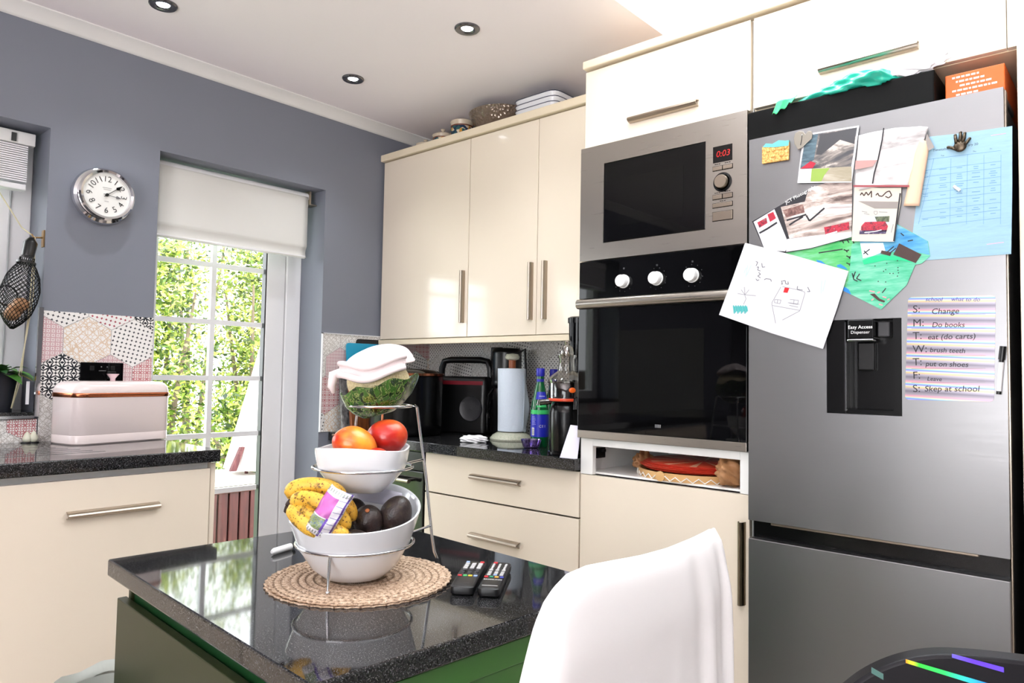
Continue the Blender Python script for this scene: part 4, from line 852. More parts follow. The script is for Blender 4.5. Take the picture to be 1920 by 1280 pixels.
MB().box(IL-.049, .03, .655, IL-.024, IW-.03, .7, MI).build('top_rail', 'leaf_green_paint', t, bevel=.002)
MB().box(IL-.049, .04, .09, IL-.034, IW-.04, .65, MI).build('door', 'leaf_green_paint', t, bevel=.002)
# ------------------------------------------------------------------ woven place mats
MC = V((1.648, -1.664, IZ)); m = mat('raffia', (200, 168, 130), .8); n = N(m); n.color(n.ramp(n.noise(n.coord(), 130, 3, .7), [(.3, (104, 80, 62)), (.48, (184, 156, 130)), (.75, (226, 206, 184))]))
tc = n.new('ShaderNodeTexCoord'); sp = n.new('ShaderNodeSeparateXYZ'); n.t.links.new(tc.outputs['Object'], sp.inputs[0]); X_, Y_ = sp.outputs[0], sp.outputs[1]
rd_ = n.math('SQRT', n.math('ADD', n.math('MULTIPLY', X_, X_), n.math('MULTIPLY', Y_, Y_))); an_ = n.math('ARCTAN2', Y_, X_)
hole = n.math('MULTIPLY', n.math('LESS_THAN', n.math('FRACT', n.math('MULTIPLY', rd_, 62.)), .3), n.math('LESS_THAN', n.math('FRACT', n.math('ADD', n.math('MULTIPLY', an_, 75/math.pi/2*1.), n.math('MULTIPLY', rd_, 20.))), .55))
n.color(n.mix(hole, n.b.inputs['Base Color'].links[0].from_socket, (112, 86, 64)))
def woven(name, label, c, r, h, ph):
    nr, na = 46, 150; vs = [V((c.x, c.y, c.z+h))]; fs = []; 
    for i in range(1, nr+1):
        rr = r*i/nr
        for k in range(na):
            a = 2*math.pi*k/na; w_ = math.cos(rr/r*11*2*math.pi); z = h-.0012+.0012*w_+.0006*math.sin(a*75+i*1.6)*(1 if w_ > -.3 else -1.4)
            q = rr*(1+(.013*math.cos(a*50+ph) if i > nr-3 else 0)); vs.append(V((c.x+q*math.cos(a), c.y+q*math.sin(a), c.z+z)))
    fs += [(0, 1+k, 1+(k+1) % na) for k in range(na)]
    fs += [(1+(i-1)*na+k, 1+i*na+k, 1+i*na+(k+1) % na, 1+(i-1)*na+(k+1) % na) for i in range(1, nr) for k in range(na)]
    k0 = len(vs); vs += [V((p.x, p.y, c.z+.0004)) for p in vs[-na:]]
    fs += [(1+(nr-1)*na+k, k0+k, k0+(k+1) % na, 1+(nr-1)*na+(k+1) % na) for k in range(na)]+[tuple(range(k0, k0+na))[::-1]]
    return tag(MB().add(vs, fs).build(name, 'raffia', smooth='all'), label, 'place mat')
woven('woven_place_mat', 'lower of two round woven straw mats on the island', MC, .192, .0035, 0)
woven('woven_place_mat', 'upper round woven straw mat directly under the fruit stand', MC+V((.003, .004, .0036)), .189, .0035, 1.7)
MZ = IZ+.0072
# ------------------------------------------------------------------ fruit stand and bowls
SM = V((1.557, -1.52, 0)); SF = V((.497, -.868, 0)); SS = V((-.868, -.497, 0))
SP = lambda f, s, z: SM+SF*f+SS*s+V((0, 0, z))
t = thing('fruit_stand', 'three-tier chrome wire stand holding bowls on the island', 'stand', SP(.12, 0, MZ))
def ring3(f, z, r): return [SP(f+r*math.cos(a), r*math.sin(a), z) for a in [2*math.pi*k/48 for k in range(48)]]
for f, z, r in ((.18, .832, .1225), (.15, .987, .1065), (.068, 1.116, .074)): MB().tube(ring3(f, z, r), .0032, 10, True).build('ring', 'chrome', t, smooth=True)
for s in (-1, 1):
    MB().tube([SP(-.004, s*.124, MZ+.003), SP(0, s*.118, MZ+.02), SP(0, s*.112, .81), SP(.006, s*.096, .95), SP(.018, s*.074, 1.112), SP(.03, s*.07, 1.117)], .0034, 10).build('upright', 'chrome', t, smooth=True)
    MB().tube([SP(.001, s*.109, .837), SP(.08, s*.08, .832)], .0028, 8).tube([SP(.008, s*.09, .99), SP(.07, s*.069, .987)], .0028, 8).build('strut', 'chrome', t, smooth=True)
MB().tube([SP(.305, 0, MZ+.003), SP(.303, 0, .79), SP(.299, 0, .834)], .0032, 10).build('front_leg', 'chrome', t, smooth=True)
MB().ball(SP(.305, 0, MZ+.003), .0045, 12, 8).build('foot', 'chrome', t, smooth=True)
mat('porcelain', (226, 228, 232), .12, coat=.4)
def bowl(name, label, cf, prof, zr, mm, thick=.005, sup=2., n=72, tilt=(0, 0)):
    """prof: (radius, fraction of height); zr(angle) = rim height, base at z0"""
    b = MB(); z0 = prof[0][1]
    def P(a, r, fz):
        ca, sa = math.cos(a), math.sin(a); q = 1 if sup == 2 else (abs(math.cos(a+.2))**sup+abs(math.sin(a+.2))**sup)**(-1/sup)
        return SP(cf+r*q*ca, r*q*sa, z0+(zr(a)-z0)*fz+tilt[0]*r*ca+tilt[1]*r*sa)
    outer = [(r, f) for r, f in prof[1:]]; inner = [(max(.001, r-thick), min(1, f+.006) if i else f+.05) for i, (r, f) in enumerate(outer)][::-1]
    seq = outer+[(outer[-1][0]-thick*.5, 1.012)]+inner; L = len(seq)
    vs = [P(2*math.pi*k/n, r, f) for r, f in seq for k in range(n)]
    fs = [(i*n+k, i*n+(k+1) % n, (i+1)*n+(k+1) % n, (i+1)*n+k) for i in range(L-1) for k in range(n)]+[tuple(range(n))[::-1], tuple(range((L-1)*n, L*n))]
    return tag(b.add(vs, fs).build(name, mm, smooth=True, sub=0), label, 'bowl')
bowl('fruit_bowl', 'large white bowl of bananas and avocados at the bottom of the stand', .18, [(0, .763), (.062, 0), (.068, .02), (.092, .2), (.108, .42), (.1165, .52), (.126, .75), (.134, .94), (.136, 1)], lambda a: .900-.03*math.cos(a)+.006*math.cos(2*a), 'porcelain')
bowl('fruit_bowl', 'squarish white bowl of mangoes on the middle tier of the stand', .15, [(0, .935), (.04, 0), (.047, .02), (.068, .22), (.084, .45), (.09, .58), (.095, .9), (.096, 1)], lambda a: 1.03+.004*math.cos(2*a), 'porcelain', sup=3.5)
m = mat('cabbage_green', (52, 96, 30), .22, coat=.25); n = N(m); c_ = n.coord('Object', (1, 1, .5), (.5, .35, 0)); vv = n.noise(c_, 70, 2, .5, dist=1.6)
n.color(n.ramp(vv, [(.3, (20, 44, 14)), (.47, (34, 66, 20)), (.5, (150, 168, 96)), (.53, (44, 84, 26)), (.7, (62, 108, 36))])); n.bump(vv, -.5, .004)
bowl('leaf_bowl', 'green glazed leaf-veined bowl on the top tier of the stand', .068, [(0, 1.094), (.03, 0), (.036, .03), (.058, .25), (.074, .5), (.086, .85), (.089, 1)], lambda a: 1.163+.005*math.sin(a*7), 'cabbage_green', .004, tilt=(-.06, -.27))
# melon and cloth on the top tier
pc = SP(.06, .006, 1.17)
t = thing('melon', 'pale netted melon sitting in the green bowl', 'melon', pc-V((0, 0, .05)))
m = mat('melon_skin', (222, 204, 160), .6); n = N(m); n.color(n.ramp(n.noise(n.coord(), 220, 4, .7), [(.35, (196, 176, 128)), (.6, (230, 214, 174))]))
MB().ball(pc, (.072, .072, .058), 40, 24).build('skin', 'melon_skin', t, smooth='all')
b = MB(); dirc = (CAM-pc).normalized(); st = (dirc-RHV*.42-V((0, 0, .12))).normalized()
def onmel(d, k=1.002): d = d.normalized(); s_ = 1/math.sqrt((d.x/.072)**2+(d.y/.072)**2+(d.z/.058)**2); return pc+d*s_*k
s1 = st.cross(V((0, 0, 1))).normalized(); s2 = st.cross(s1)
for k in range(13):
    a = k*2*math.pi/13+.2; d0 = st+(s1*math.cos(a)+s2*math.sin(a))*.3; d1 = st+(s1*math.cos(a)+s2*math.sin(a))*random.uniform(.42, .62)
    b.tube([onmel(d0), onmel((d0+d1)/2), onmel(d1)], .0012, 5)
b.build('scar_lines', mat('melon_scar', (96, 96, 60), .7), t)
m = mat('blush_cloth', (226, 212, 212), .9); n = N(m); n.bump(n.noise(n.coord(), 500, 2), .15, .001)
b = MB(); cc = pc+V((0, 0, .018))
def clothf(u, v):
    a = u*2*math.pi; ra = .082+.012*math.cos(a)*0+.006*math.sin(3*a+.5)
    d = RHV*math.cos(a)*1.02+TWV*math.sin(a)*.86
    th = v*1.22; rad = math.sin(th)*ra; zz = .066*math.cos(th)-.012*math.sin(a)*math.sin(th)*(1 if math.sin(a) > 0 else .3)+.016*math.cos(a)*math.sin(th)
    wr = .0035*math.sin(6*a+5*v)+.0025*math.sin(11*a-7*v); return cc+d*(rad+wr*v)+V((0, 0, zz+.004*math.sin(4*a+3)*v))
b.grid(clothf, 72, 26, True); o = b.build('cloth', 'blush_cloth', smooth='all', solid=.004); tag(o, 'pinkish white folded cloth draped over the melon', 'cloth')
b = MB(); pts = []
for k in range(15):
    u = k/14; pts.append(cc+RHV*(-.082+.15*u)+TWV*(.05+.034*math.sin(u*math.pi))+V((0, 0, -.004-.022*math.sin(u*math.pi)**2*(1-.3*u)+.02*u)))
b.tube(pts, .006, 10, taper=[.008-.003*abs(k/14-.3) for k in range(15)])
lo = pts; pts = [p+V((0, 0, .026))+TWV*-.004 for p in pts]; b.tube(pts, .006, 10)
b.grid(lambda u, v: (lo[int(round(u*14))]*(1-v)+pts[int(round(u*14))]*v)-TWV*(.004*math.sin(v*math.pi)), 15, 6); b.build('folded_hem', 'blush_cloth', o, smooth='all')
MB().tube([cc-RHV*.078+TWV*.03+V((0, 0, .004)), cc-RHV*.096+TWV*.036+V((0, 0, -.004)), cc-RHV*.1+TWV*.036+V((0, 0, -.03)), cc-RHV*.094+TWV*.036+V((0, 0, -.045))], .008, 10, taper=[.01, .012, .009, .004]).build('corner_tail', 'blush_cloth', o, smooth='all')
# mangoes
def mango_mat(name, c0, c1, c2):
    m = mat(name, c1, .28, coat=.2); n = N(m); v = n.coord('Object', (1, 1, 1), (.3, .5, 0)); sp = n.new('ShaderNodeSeparateXYZ'); n.t.links.new(v, sp.inputs[0])
    f = n.math('ADD', n.math('MULTIPLY_ADD', sp.outputs[0], 7., .35), n.math('MULTIPLY', n.math('SUBTRACT', n.noise(v, 28, 3), .5), .9)); n.color(n.ramp(f, [(0, c0), (.45, c1), (1, c2)])); return m
mango_mat('mango_amber', (206, 52, 26), (246, 160, 48), (196, 48, 30)); mango_mat('mango_red', (140, 18, 18), (188, 34, 24), (226, 110, 44))
BF = SP(.15, 0, 0); mp_ = lambda r, tw, z: V((BF.x, BF.y, 0))+RHV*r+TWV*tw+V((0, 0, z))
egg = lambda p: 1+.12*p.x-.05*abs(p.y)+.03*math.sin(3*p.x+p.z*2)
for nm, lab, q, r, rot, mm in (('mango', 'yellow-orange mango at the front of the middle bowl', (-.018, .03, 1.038), (.05, .039, .038), (YAW+.3, .45), 'mango_amber'), ('mango', 'deep red mango behind the yellow one in the middle bowl', (.038, -.028, 1.044), (.05, .04, .04), (YAW-.2, -.45), 'mango_red'), ('mango', 'small orange-red mango low at the front rim of the middle bowl', (.036, .045, 1.012), (.026, .022, .02), (YAW, 0), 'mango_red')):
    M = Matrix.Rotation(rot[0], 4, 'Z') @ Matrix.Rotation(rot[1], 4, 'Y'); p = mp_(*q)
    t = thing(nm, lab, 'mango', p-V((0, 0, r[2])))
    o = MB().ball(V((0, 0, 0)), r, 32, 20, f=egg).build('skin', mm, origin=(0, 0, 0), smooth='all'); o.parent = t; o.location = (0, 0, r[2]); o.rotation_euler = M.to_euler()
    o = MB().lathe([(.003, 0), (.0022, .004), (0, .005)], (0, 0, 0), 10, cap1=False).build('stem', 'bark', origin=(0, 0, 0)); o.parent = t; o.location = V((0, 0, r[2]))+(M @ V((-r[0]*.86, 0, 0))); o.rotation_euler = (M @ Matrix.Rotation(-math.pi/2, 4, 'Y')).to_euler()
# avocados
m = mat('avocado_skin', (40, 30, 28), .38); n = N(m); c_ = n.coord(); n.color(n.ramp(n.noise(c_, 70, 4), [(.35, (30, 22, 22)), (.6, (50, 38, 34)), (.78, (66, 62, 40))])); n.bump(n.voro(c_, 260), .5, .001)
C1 = SP(.18, 0, 0); bp_ = lambda r, tw, z: V((C1.x, C1.y, 0))+RHV*r+TWV*tw+V((0, 0, z))
pear = lambda p: 1-.16*max(0, p.z)+.04*p.z*p.z
for lab, q, r, tl, yw_ in (('large dark avocado standing at the right of the bottom bowl', (.085, .0, .892), (.034, .034, .045), .42, YAW), ('round avocado with an orange stem scar in the middle of the bottom bowl', (.03, .02, .882), (.032, .032, .036), -.2, YAW), ('dark avocado tucked behind the banana wrapper', (-.012, -.02, .885), (.033, .033, .04), .2, YAW), ('avocado lying lowest at the front rim of the bottom bowl', (.014, .078, .85), (.036, .03, .027), 0, YAW)):
    p = bp_(*q); M = Matrix.Rotation(yw_, 4, 'Z') @ Matrix.Rotation(tl, 4, 'Y'); t = thing('avocado', lab, 'avocado', p-V((0, 0, r[2])))
    o = MB().ball((0, 0, 0), r, 32, 20, f=pear).build('skin', 'avocado_skin', origin=(0, 0, 0), smooth='all'); o.parent = t; o.location = (0, 0, r[2]); o.rotation_euler = M.to_euler()
    if 'round avocado' not in lab: continue
    o = MB().ball((0, 0, 0), (.005, .005, .002), 12, 8).build('stem_scar', mat('avocado_scar', (166, 96, 52), .6) if 'avocado_scar' not in MATS else 'avocado_scar', origin=(0, 0, 0), smooth='all'); o.parent = t
    if 'round avocado' in lab: dd_ = (TWV*.7+V((0, 0, .75))+RHV*.06).normalized()
    else: dd_ = (M @ V((0, 0, 1)))
    o.location = V((0, 0, r[2]))+dd_*(r[2]*.93 if 'round' not in lab else .0325); o.rotation_euler = dd_.to_track_quat('Z', 'Y').to_euler()
o = MB().ball(bp_(.058, .085, .846), .017, 20, 14).build('tomato', mat('tomato_red', (206, 50, 26), .25), smooth='all'); tag(o, 'red tomato just showing between the avocados', 'tomato')
# bananas
def pt(u, v, t_): return CAM+(_f+_r*((u-960)/FPX)-_u*((v-640)/FPX))*t_
m = mat('banana_skin', (232, 178, 52), .45); n = N(m); c_ = n.coord(); sp1 = n.ramp(n.noise(c_, 190, 3, .6), [(.58, (0, 0, 0)), (.64, (255, 255, 255))]); sp2 = n.ramp(n.noise(c_, 34, 4, .65), [(.56, (0, 0, 0)), (.68, (255, 255, 255))])
base = n.mix(n.noise(c_, 22, 2), (216, 150, 34), (246, 208, 84)); n.color(n.mix(sp2, n.mix(sp1, base, (110, 64, 26)), (62, 36, 24)))
mat('banana_tip', (48, 32, 26), .7)
t = thing('banana_bunch', 'bunch of speckled ripe bananas with a printed wrapper in the bottom bowl', 'bananas', bp_(-.06, .03, .86))
def cr(P, n=5):
    P = [P[0]*2-P[1]]+P+[P[-1]*2-P[-2]]; out = []
    for i in range(1, len(P)-2):
        for k in range(n):
            u = k/n; a, b_, c_, d = P[i-1:i+3]; out.append(.5*((2*b_)+(c_-a)*u+(2*a-5*b_+4*c_-d)*u*u+(3*b_-a-3*c_+d)*u**3))
    return out+[P[-2]]
hub = (540, 944, 1.475)
for pts in (((543, 936, 1.48), (552, 915, 1.48), (585, 909, 1.475), (622, 916, 1.475), (650, 938, 1.485)), ((545, 942, 1.465), (568, 934, 1.45), (600, 941, 1.435), (632, 962, 1.435), (655, 992, 1.45)), ((545, 946, 1.46), (556, 966, 1.44), (578, 986, 1.425), (606, 1000, 1.42), (632, 1012, 1.43)),
            ((546, 944, 1.47), (580, 962, 1.44), (610, 984, 1.43), (636, 1000, 1.425), (655, 1014, 1.44)), ((545, 936, 1.49), (575, 922, 1.5), (615, 926, 1.5), (648, 945, 1.49), (664, 978, 1.485))):
    P = cr([pt(*q) for q in pts]); L = len(P)
    tp = [.0185*min(1, .34+1.1*math.sin(min(1, i/(L-1)*1.0)*math.pi)**.6) for i in range(L)]; tp[0] = .006; tp[1] = .008; tp[-1] = .004
    MB().tube(P, .018, 7, taper=tp).build('banana', 'banana_skin', t, smooth='all', sub=1)
    e = P[-1]; d = (P[-1]-P[-2]).normalized(); MB().tube([e-d*.004, e+d*.005], .0045, 8).build('banana_end', 'banana_tip', t)
b = MB(); h0 = pt(546, 941, 1.475)
for q in ((538, 948, 1.475), (541, 942, 1.47), (545, 936, 1.48)): b.tube([h0, (h0+pt(*q))/2, pt(*q)], .006, 8, taper=[.007, .007, .005])
b.tube([pt(543, 945, 1.475), pt(539, 952, 1.475), pt(537, 958, 1.48)], .006, 8); b.build('stem', 'banana_tip', t, smooth='all')
m = mat('wrapper_film', (232, 226, 236), .25); n = N(m); tc = n.new('ShaderNodeTexCoord'); sp = n.new('ShaderNodeSeparateXYZ'); n.t.links.new(tc.outputs['UV'], sp.inputs[0])
U, W = sp.outputs[0], sp.outputs[1]
band = lambda s, a, b_: n.math('MULTIPLY', n.math('GREATER_THAN', s, a), n.math('LESS_THAN', s, b_))
pink = n.math('MULTIPLY', band(W, .2, .6), n.math('LESS_THAN', U, .62)); grn = n.math('MULTIPLY', band(W, .62, .86), n.math('LESS_THAN', U, .55)); pur = n.math('MAXIMUM', n.math('MULTIPLY', band(U, .9, .96), 1.), n.math('MULTIPLY', band(U, .55, .64), n.math('GREATER_THAN', W, .6)))
ticks = n.math('MULTIPLY', n.math('LESS_THAN', n.math('FRACT', n.math('MULTIPLY', W, 9.)), .08), n.math('GREATER_THAN', U, .64))
bars = n.math('MULTIPLY', n.math('LESS_THAN', n.math('FRACT', n.math('MULTIPLY', U, 9.)), .45), n.math('MAXIMUM', band(W, .05, .14), band(W, .9, .97)))
k_ = n.mix(pink, (236, 232, 240), (190, 104, 178)); k_ = n.mix(grn, k_, n.ramp(n.noise(tc.outputs['UV'], 14, 4), [(.35, (110, 130, 80)), (.5, (150, 165, 120)), (.62, (90, 110, 150))])); k_ = n.mix(pur, k_, (112, 82, 180)); k_ = n.mix(ticks, k_, (92, 84, 160)); n.color(n.mix(bars, k_, (150, 156, 150)))
b = MB(); cl = [pt(641, 920, 1.435), pt(628, 938, 1.415), pt(614, 962, 1.398), pt(600, 985, 1.392), pt(589, 1002, 1.40)]; cl = cr(cl, 4)
nu, nv = 9, len(cl)
for j, p in enumerate(cl):
    for i in range(nu):
        u = i/(nu-1)-.5; b.v.append(tuple(p+(RHV*.9-V((0, 0, .42))).normalized()*u*.052-TWV*(.016*(2*u)**2)+TWV*.003*math.sin(j*1.3+i)))
for j in range(nv-1):
    for i in range(nu-1): b.f.append((j*nu+i, j*nu+i+1, (j+1)*nu+i+1, (j+1)*nu+i)); b.mi.append(0)
o = b.build('wrapper', 'wrapper_film', t, smooth='all', solid=.0008); l = o.data.uv_layers.new(name='uv')
for lp in o.data.loops: k = lp.vertex_index; l.data[lp.index].uv = ((k % nu)/(nu-1), (k//nu)/(nv-1))
o = MB().grid(lambda u, v: bp_(-.03+.115*u, -.095+.02*math.sin(u*2), .905+.03*v+.02*u*(1-u)*v-.012*u), 10, 6).build('folded_paper', 'lilac_white', smooth='all', solid=.001); tag(o, 'folded lilac-white paper at the back of the bottom bowl', 'paper')
# ------------------------------------------------------------------ remote controls and marker on the island
mat('remote_black', (20, 20, 22), .35); mat('key_grey', (190, 190, 190), .5); mat('key_dark', (60, 60, 64), .5)
for nm_, cc_ in (('red', (205, 40, 50)), ('green', (90, 200, 120)), ('yellow', (230, 205, 60)), ('blue', (150, 175, 220)), ('teal', (40, 150, 110)), ('amber', (235, 170, 70)), ('indigo', (70, 80, 180))): mat('key_'+nm_, cc_, .45)
def remote(label, c, ang, L, wd, style):
    t = thing('remote_control', label, 'remote control', c); M = Matrix.Translation(c) @ Matrix.Rotation(ang, 4, 'Z')     # local +y = pointing end
    stack(MB(), [(.006, 0), (.001, .004), (0, .012), (.001, .017), (.004, .019)], wd/2, L/2, .012, M).build('body', 'remote_black', t, smooth=True)
    def key(x, y, sx, sy, mm, nm='button'): MB().box(x-sx/2, y-sy/2, .0185, x+sx/2, y+sy/2, .0212, M).build(nm, mm, t, bevel=.0008)
    if style == 0:
        key(-.016, L/2-.014, .008, .007, 'key_blue'); key(.016, L/2-.014, .009, .008, 'key_red', 'power_button')
        for j in range(4):
            for i in (-1, 0, 1): key(i*.0145, L/2-.028-j*.0115, .0095, .0075, 'key_grey')
        for j in range(3):
            for i in (-1, 0, 1): key(i*.0145, L/2-.08-j*.014, .009, .006, 'key_dark')
        for i, q in enumerate(('red', 'green', 'yellow', 'blue')): key(-.0165+i*.011, L/2-.122, .0085, .0055, 'key_'+q)
        b = MB(); b.box(-.012, -L/2+.028, .019, .012, -L/2+.0288, .0193, M); b.build('groove', 'key_dark', t)
    else:
        key(-.012, L/2-.012, .009, .008, 'key_red', 'power_button')
        for j in range(5):
            for i in (-1, 0, 1): key(i*.0135, L/2-.026-j*.0115, .005 if j < 4 else .008, .008, 'key_grey')
        for j in range(3):
            for i in (-1, 0, 1): key(i*.0135, L/2-.088-j*.0105, .008, .0045, 'key_grey' if (i or j != 2) else 'key_blue')
        for i, q in enumerate(('red', 'teal', 'amber', 'indigo')): key(-.0165+i*.011, L/2-.124, .008, .0055, 'key_'+q)
        b = MB(); text(b, 'SAMSUNG', M @ Matrix.Translation((0, L/2-.142, .0194)), .0085, .02); b.build('lettering', 'print_white', t)
        MB().box(-.016, -L/2+.02, .0188, .016, -L/2+.022, .0196, M).build('groove', 'key_grey', t)
ang = math.atan2(.17, -.123)-math.pi/2
remote('black remote control nearest the straw mats with grey number keys', V((1.826, -1.512, IZ+.0005)), ang, .2, .05, 0)
remote('black remote control on the outer side with white lettering', V((1.873, -1.481, IZ+.0005)), ang-.02, .205, .046, 1)
p0, p1 = V((1.337, -1.69, IZ+.0085)), V((1.318, -1.628, IZ+.0085)); d = (p1-p0).normalized()
t = thing('marker_pen', 'short white marker pen with a black end on the island', 'pen', p0-V((0, 0, .008)))
MB().tube([p0, p0+d*.008, p1], .008, 14, taper=[.004, .0078, .0082]).build('barrel', 'upvc', t, smooth=True)
MB().tube([p1, p1+d*.012], .0065, 14).build('cap', 'black_plastic', t, smooth=True)
# ------------------------------------------------------------------ white covered chair
m = mat('chair_cover', (242, 240, 239), .85)
t = thing('covered_chair', 'dining chair in a loose white fabric cover at the island', 'chair', (2.5, -1.61, 0))
XC = 2.31
OUT = [at(u, v, 'x', XC) for u, v in ((1345, 1010), (1335, 990), (1318, 991), (1280, 1006), (1230, 1024), (1180, 1037), (1130, 1046), (1080, 1056), (1045, 1072), (1020, 1100), (1003, 1145), (993, 1190), (984, 1235), (975, 1280), (964, 1345), (955, 1420))]
yl = [(p.y, p.z) for p in OUT]; yr, yn = yl[1][0]+.004, yl[-1][0]-.012
def topz(y):
    for (a, za), (b_, zb) in zip(yl[1:], yl[2:]):
        if b_ <= y <= a: return zb+(za-zb)*(y-b_)/(a-b_)
    return yl[1][1] if y > yl[1][0] else yl[-1][1]-.2
ZB = .02; NU = 90
def backf(side):
    def f(u, v):
        y = yn+(yr-yn)*(.5-.5*math.cos(u*math.pi)); zt = topz(min(max(y, yl[-1][0]), yl[1][0])); z = zt-(zt-ZB)*v
        e = 2*u-1; bow = .035*(1-e*e)
        th = .03*min(1, (v*9)**.5)*min(1, ((1-abs(e))*9)**.5)
        fold = (.012*math.sin(u*44+v*3+.6*math.sin(v*9))+.006*math.sin(u*83-v*5))*max(0, (u-.55)/.45)**.7*(1-math.exp(-v*7))+.005*math.sin(u*17+v*6)*v
        fold *= 1-abs(e)**10
        flare = .02*v*v*(1-abs(e)**6)
        return V((XC+bow*.6+side*(th+flare)+fold*(1 if side > 0 else .5), y-(.02*v*(1-u))+.012*v*u*0, z))
    return f
b = MB(); b.grid(backf(1), NU, 50); b.grid(backf(-1), NU, 50); b.build('back_cover', 'chair_cover', t, smooth='all', solid=.003)
b = MB()
b.grid(lambda u, v: V((2.335+.4*u, -1.82+.42*v, .475+.012*math.sin(u*math.pi)*math.sin(v*math.pi)-.02*(abs(2*v-1)**8))), 20, 20)
def skirt(u, v):
    q = u*3; x, y = (2.335+.4*q, -1.4) if q < 1 else (2.735, -1.4-.42*(q-1)) if q < 2 else (2.735-.4*(q-2), -1.82)
    o = .012*v*math.sin(u*70); dx, dy = (0, 1) if q < 1 else (1, 0) if q < 2 else (0, -1); return V((x+dx*(o+.01*v), y+dy*(o+.01*v), .46-.36*v))
b.grid(skirt, 140, 14); b.build('seat_cover', 'chair_cover', t, smooth='all', solid=.003)
for x, y in ((2.7, -1.78), (2.7, -1.44), (2.36, -1.78), (2.36, -1.44)): MB().box(x-.018, y-.018, 0, x+.018, y+.018, .45).build('leg', 'board_wood', t, bevel=.003)
# ------------------------------------------------------------------ lined bin by the island and glossy wrapped bundle in the near corner
c = at(232, 1262, 'z', .5); c = V((c.x-.08, c.y+.0, 0)); t = thing('waste_bin', 'bin with a pale plastic liner between the island and the window-side cabinets', 'bin', c)
mat('liner_plastic', (206, 212, 204), .3, trans=.2)
MB().lathe([(.09, 0), (.114, .4), (.116, .41)], c, 40, cap1=False).build('bucket', 'mid_grey', t, smooth=True)
b = MB()
def lin_(u, v): a = u*2*math.pi; r = .148+.006*math.sin(a*9)*v+.004*math.sin(a*21+2)*v; zz = [.44, .465, .455, .4, .32][int(round(v*4))]; rr = [.104, .112, .122, .128, .13][int(round(v*4))]; return c+V(((rr+r-.148)*math.cos(a), (rr+r-.148)*math.sin(a), zz+.006*math.sin(a*5)))
b.grid(lin_, 80, 5, True); b.lathe([(.104, .44), (.1, .4), (.08, .3), (0, .26)], c, 40, cap0=False, cap1=False); b.build('liner', 'liner_plastic', t, smooth='all')
# black chair whose back just enters the near right corner
mat('black_lacquer', (22, 22, 26), .4, spec=.2)
t = thing('black_chair', 'glossy black chair back with painted rainbow reflections in front of the fridge', 'chair', (pt(1860, 1260, .6).x, pt(1860, 1260, .6).y, 0))
RB = V((math.cos(YAW-.35), math.sin(YAW-.35), 0)); FB = V((RB.y, -RB.x, 0)); bc_ = pt(1790, 1228, .6); zt = bc_.z
CB = lambda r, f, z: bc_+RB*r+FB*f+V((0, 0, z))
ol = [(-.17, -.16), (-.155, -.1), (-.125, -.062), (-.095, -.036), (-.06, -.016), (-.02, -.003), (.03, .002), (.1, .003), (.18, .0), (.33, -.01), (.42, -.04), (.45, -.12), (.44, -.46), (-.15, -.46)]; ol = [V((a*.645, b_*.645, 0)) for a, b_ in ol]; ol = [(q.x, q.y) for q in cr(ol, 5)]
MB().prism([CB(r, .0, z) for r, z in ol], FB*-.022).build('backrest', 'black_lacquer', t, bevel=.003, smooth=True)
MB().box(-.1, 0, 0, .28, .36, .045, Matrix(((RB.x, FB.x, 0, bc_.x), (RB.y, FB.y, 0, bc_.y), (0, 0, 1, .43), (0, 0, 0, 1)))).build('seat', 'black_lacquer', t, bevel=.01)
for r in (-.08, .26):
    for f_ in (.33, -.01):
        q = CB(r, f_, 0); MB().tube([(q.x, q.y, 0), (q.x, q.y, .44 if f_ > .1 else zt-.1)], .015, 10).build('leg', 'black_plastic', t, smooth=True)
def sheen_paint(name, stops):  # colour ramp that stands in for reflections on the black chair
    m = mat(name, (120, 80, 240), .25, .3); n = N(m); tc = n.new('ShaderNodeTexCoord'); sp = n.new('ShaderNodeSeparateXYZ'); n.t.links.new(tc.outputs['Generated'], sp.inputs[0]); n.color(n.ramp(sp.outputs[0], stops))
sheen_paint('rainbow_sheen_paint', [(0, (255, 150, 40)), (.06, (240, 240, 60)), (.14, (60, 230, 70)), (.4, (60, 235, 120)), (.62, (60, 220, 225)), (.82, (60, 150, 250)), (1, (120, 70, 240))])
sheen_paint('violet_sheen_paint', [(0, (120, 110, 250)), (.4, (110, 70, 245)), (1, (110, 80, 250))])
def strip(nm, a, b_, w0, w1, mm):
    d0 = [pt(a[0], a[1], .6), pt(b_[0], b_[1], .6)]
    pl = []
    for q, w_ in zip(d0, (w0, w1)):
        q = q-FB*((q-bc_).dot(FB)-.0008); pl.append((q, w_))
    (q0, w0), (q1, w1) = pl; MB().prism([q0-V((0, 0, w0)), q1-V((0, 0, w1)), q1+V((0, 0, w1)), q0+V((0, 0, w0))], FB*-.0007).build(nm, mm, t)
strip('painted_rainbow_glint', (1703, 1249), (1876, 1282), .0015, .0023, 'rainbow_sheen_paint'); strip('painted_violet_glint', (1785, 1229), (1873, 1244), .0015, .002, 'violet_sheen_paint')  # rainbow and violet reflections painted on as thin coloured strips
strip('tinted_edge', (1640, 1274), (1662, 1284), .0025, .0025, mat('teal_tint', (70, 110, 104), .3))
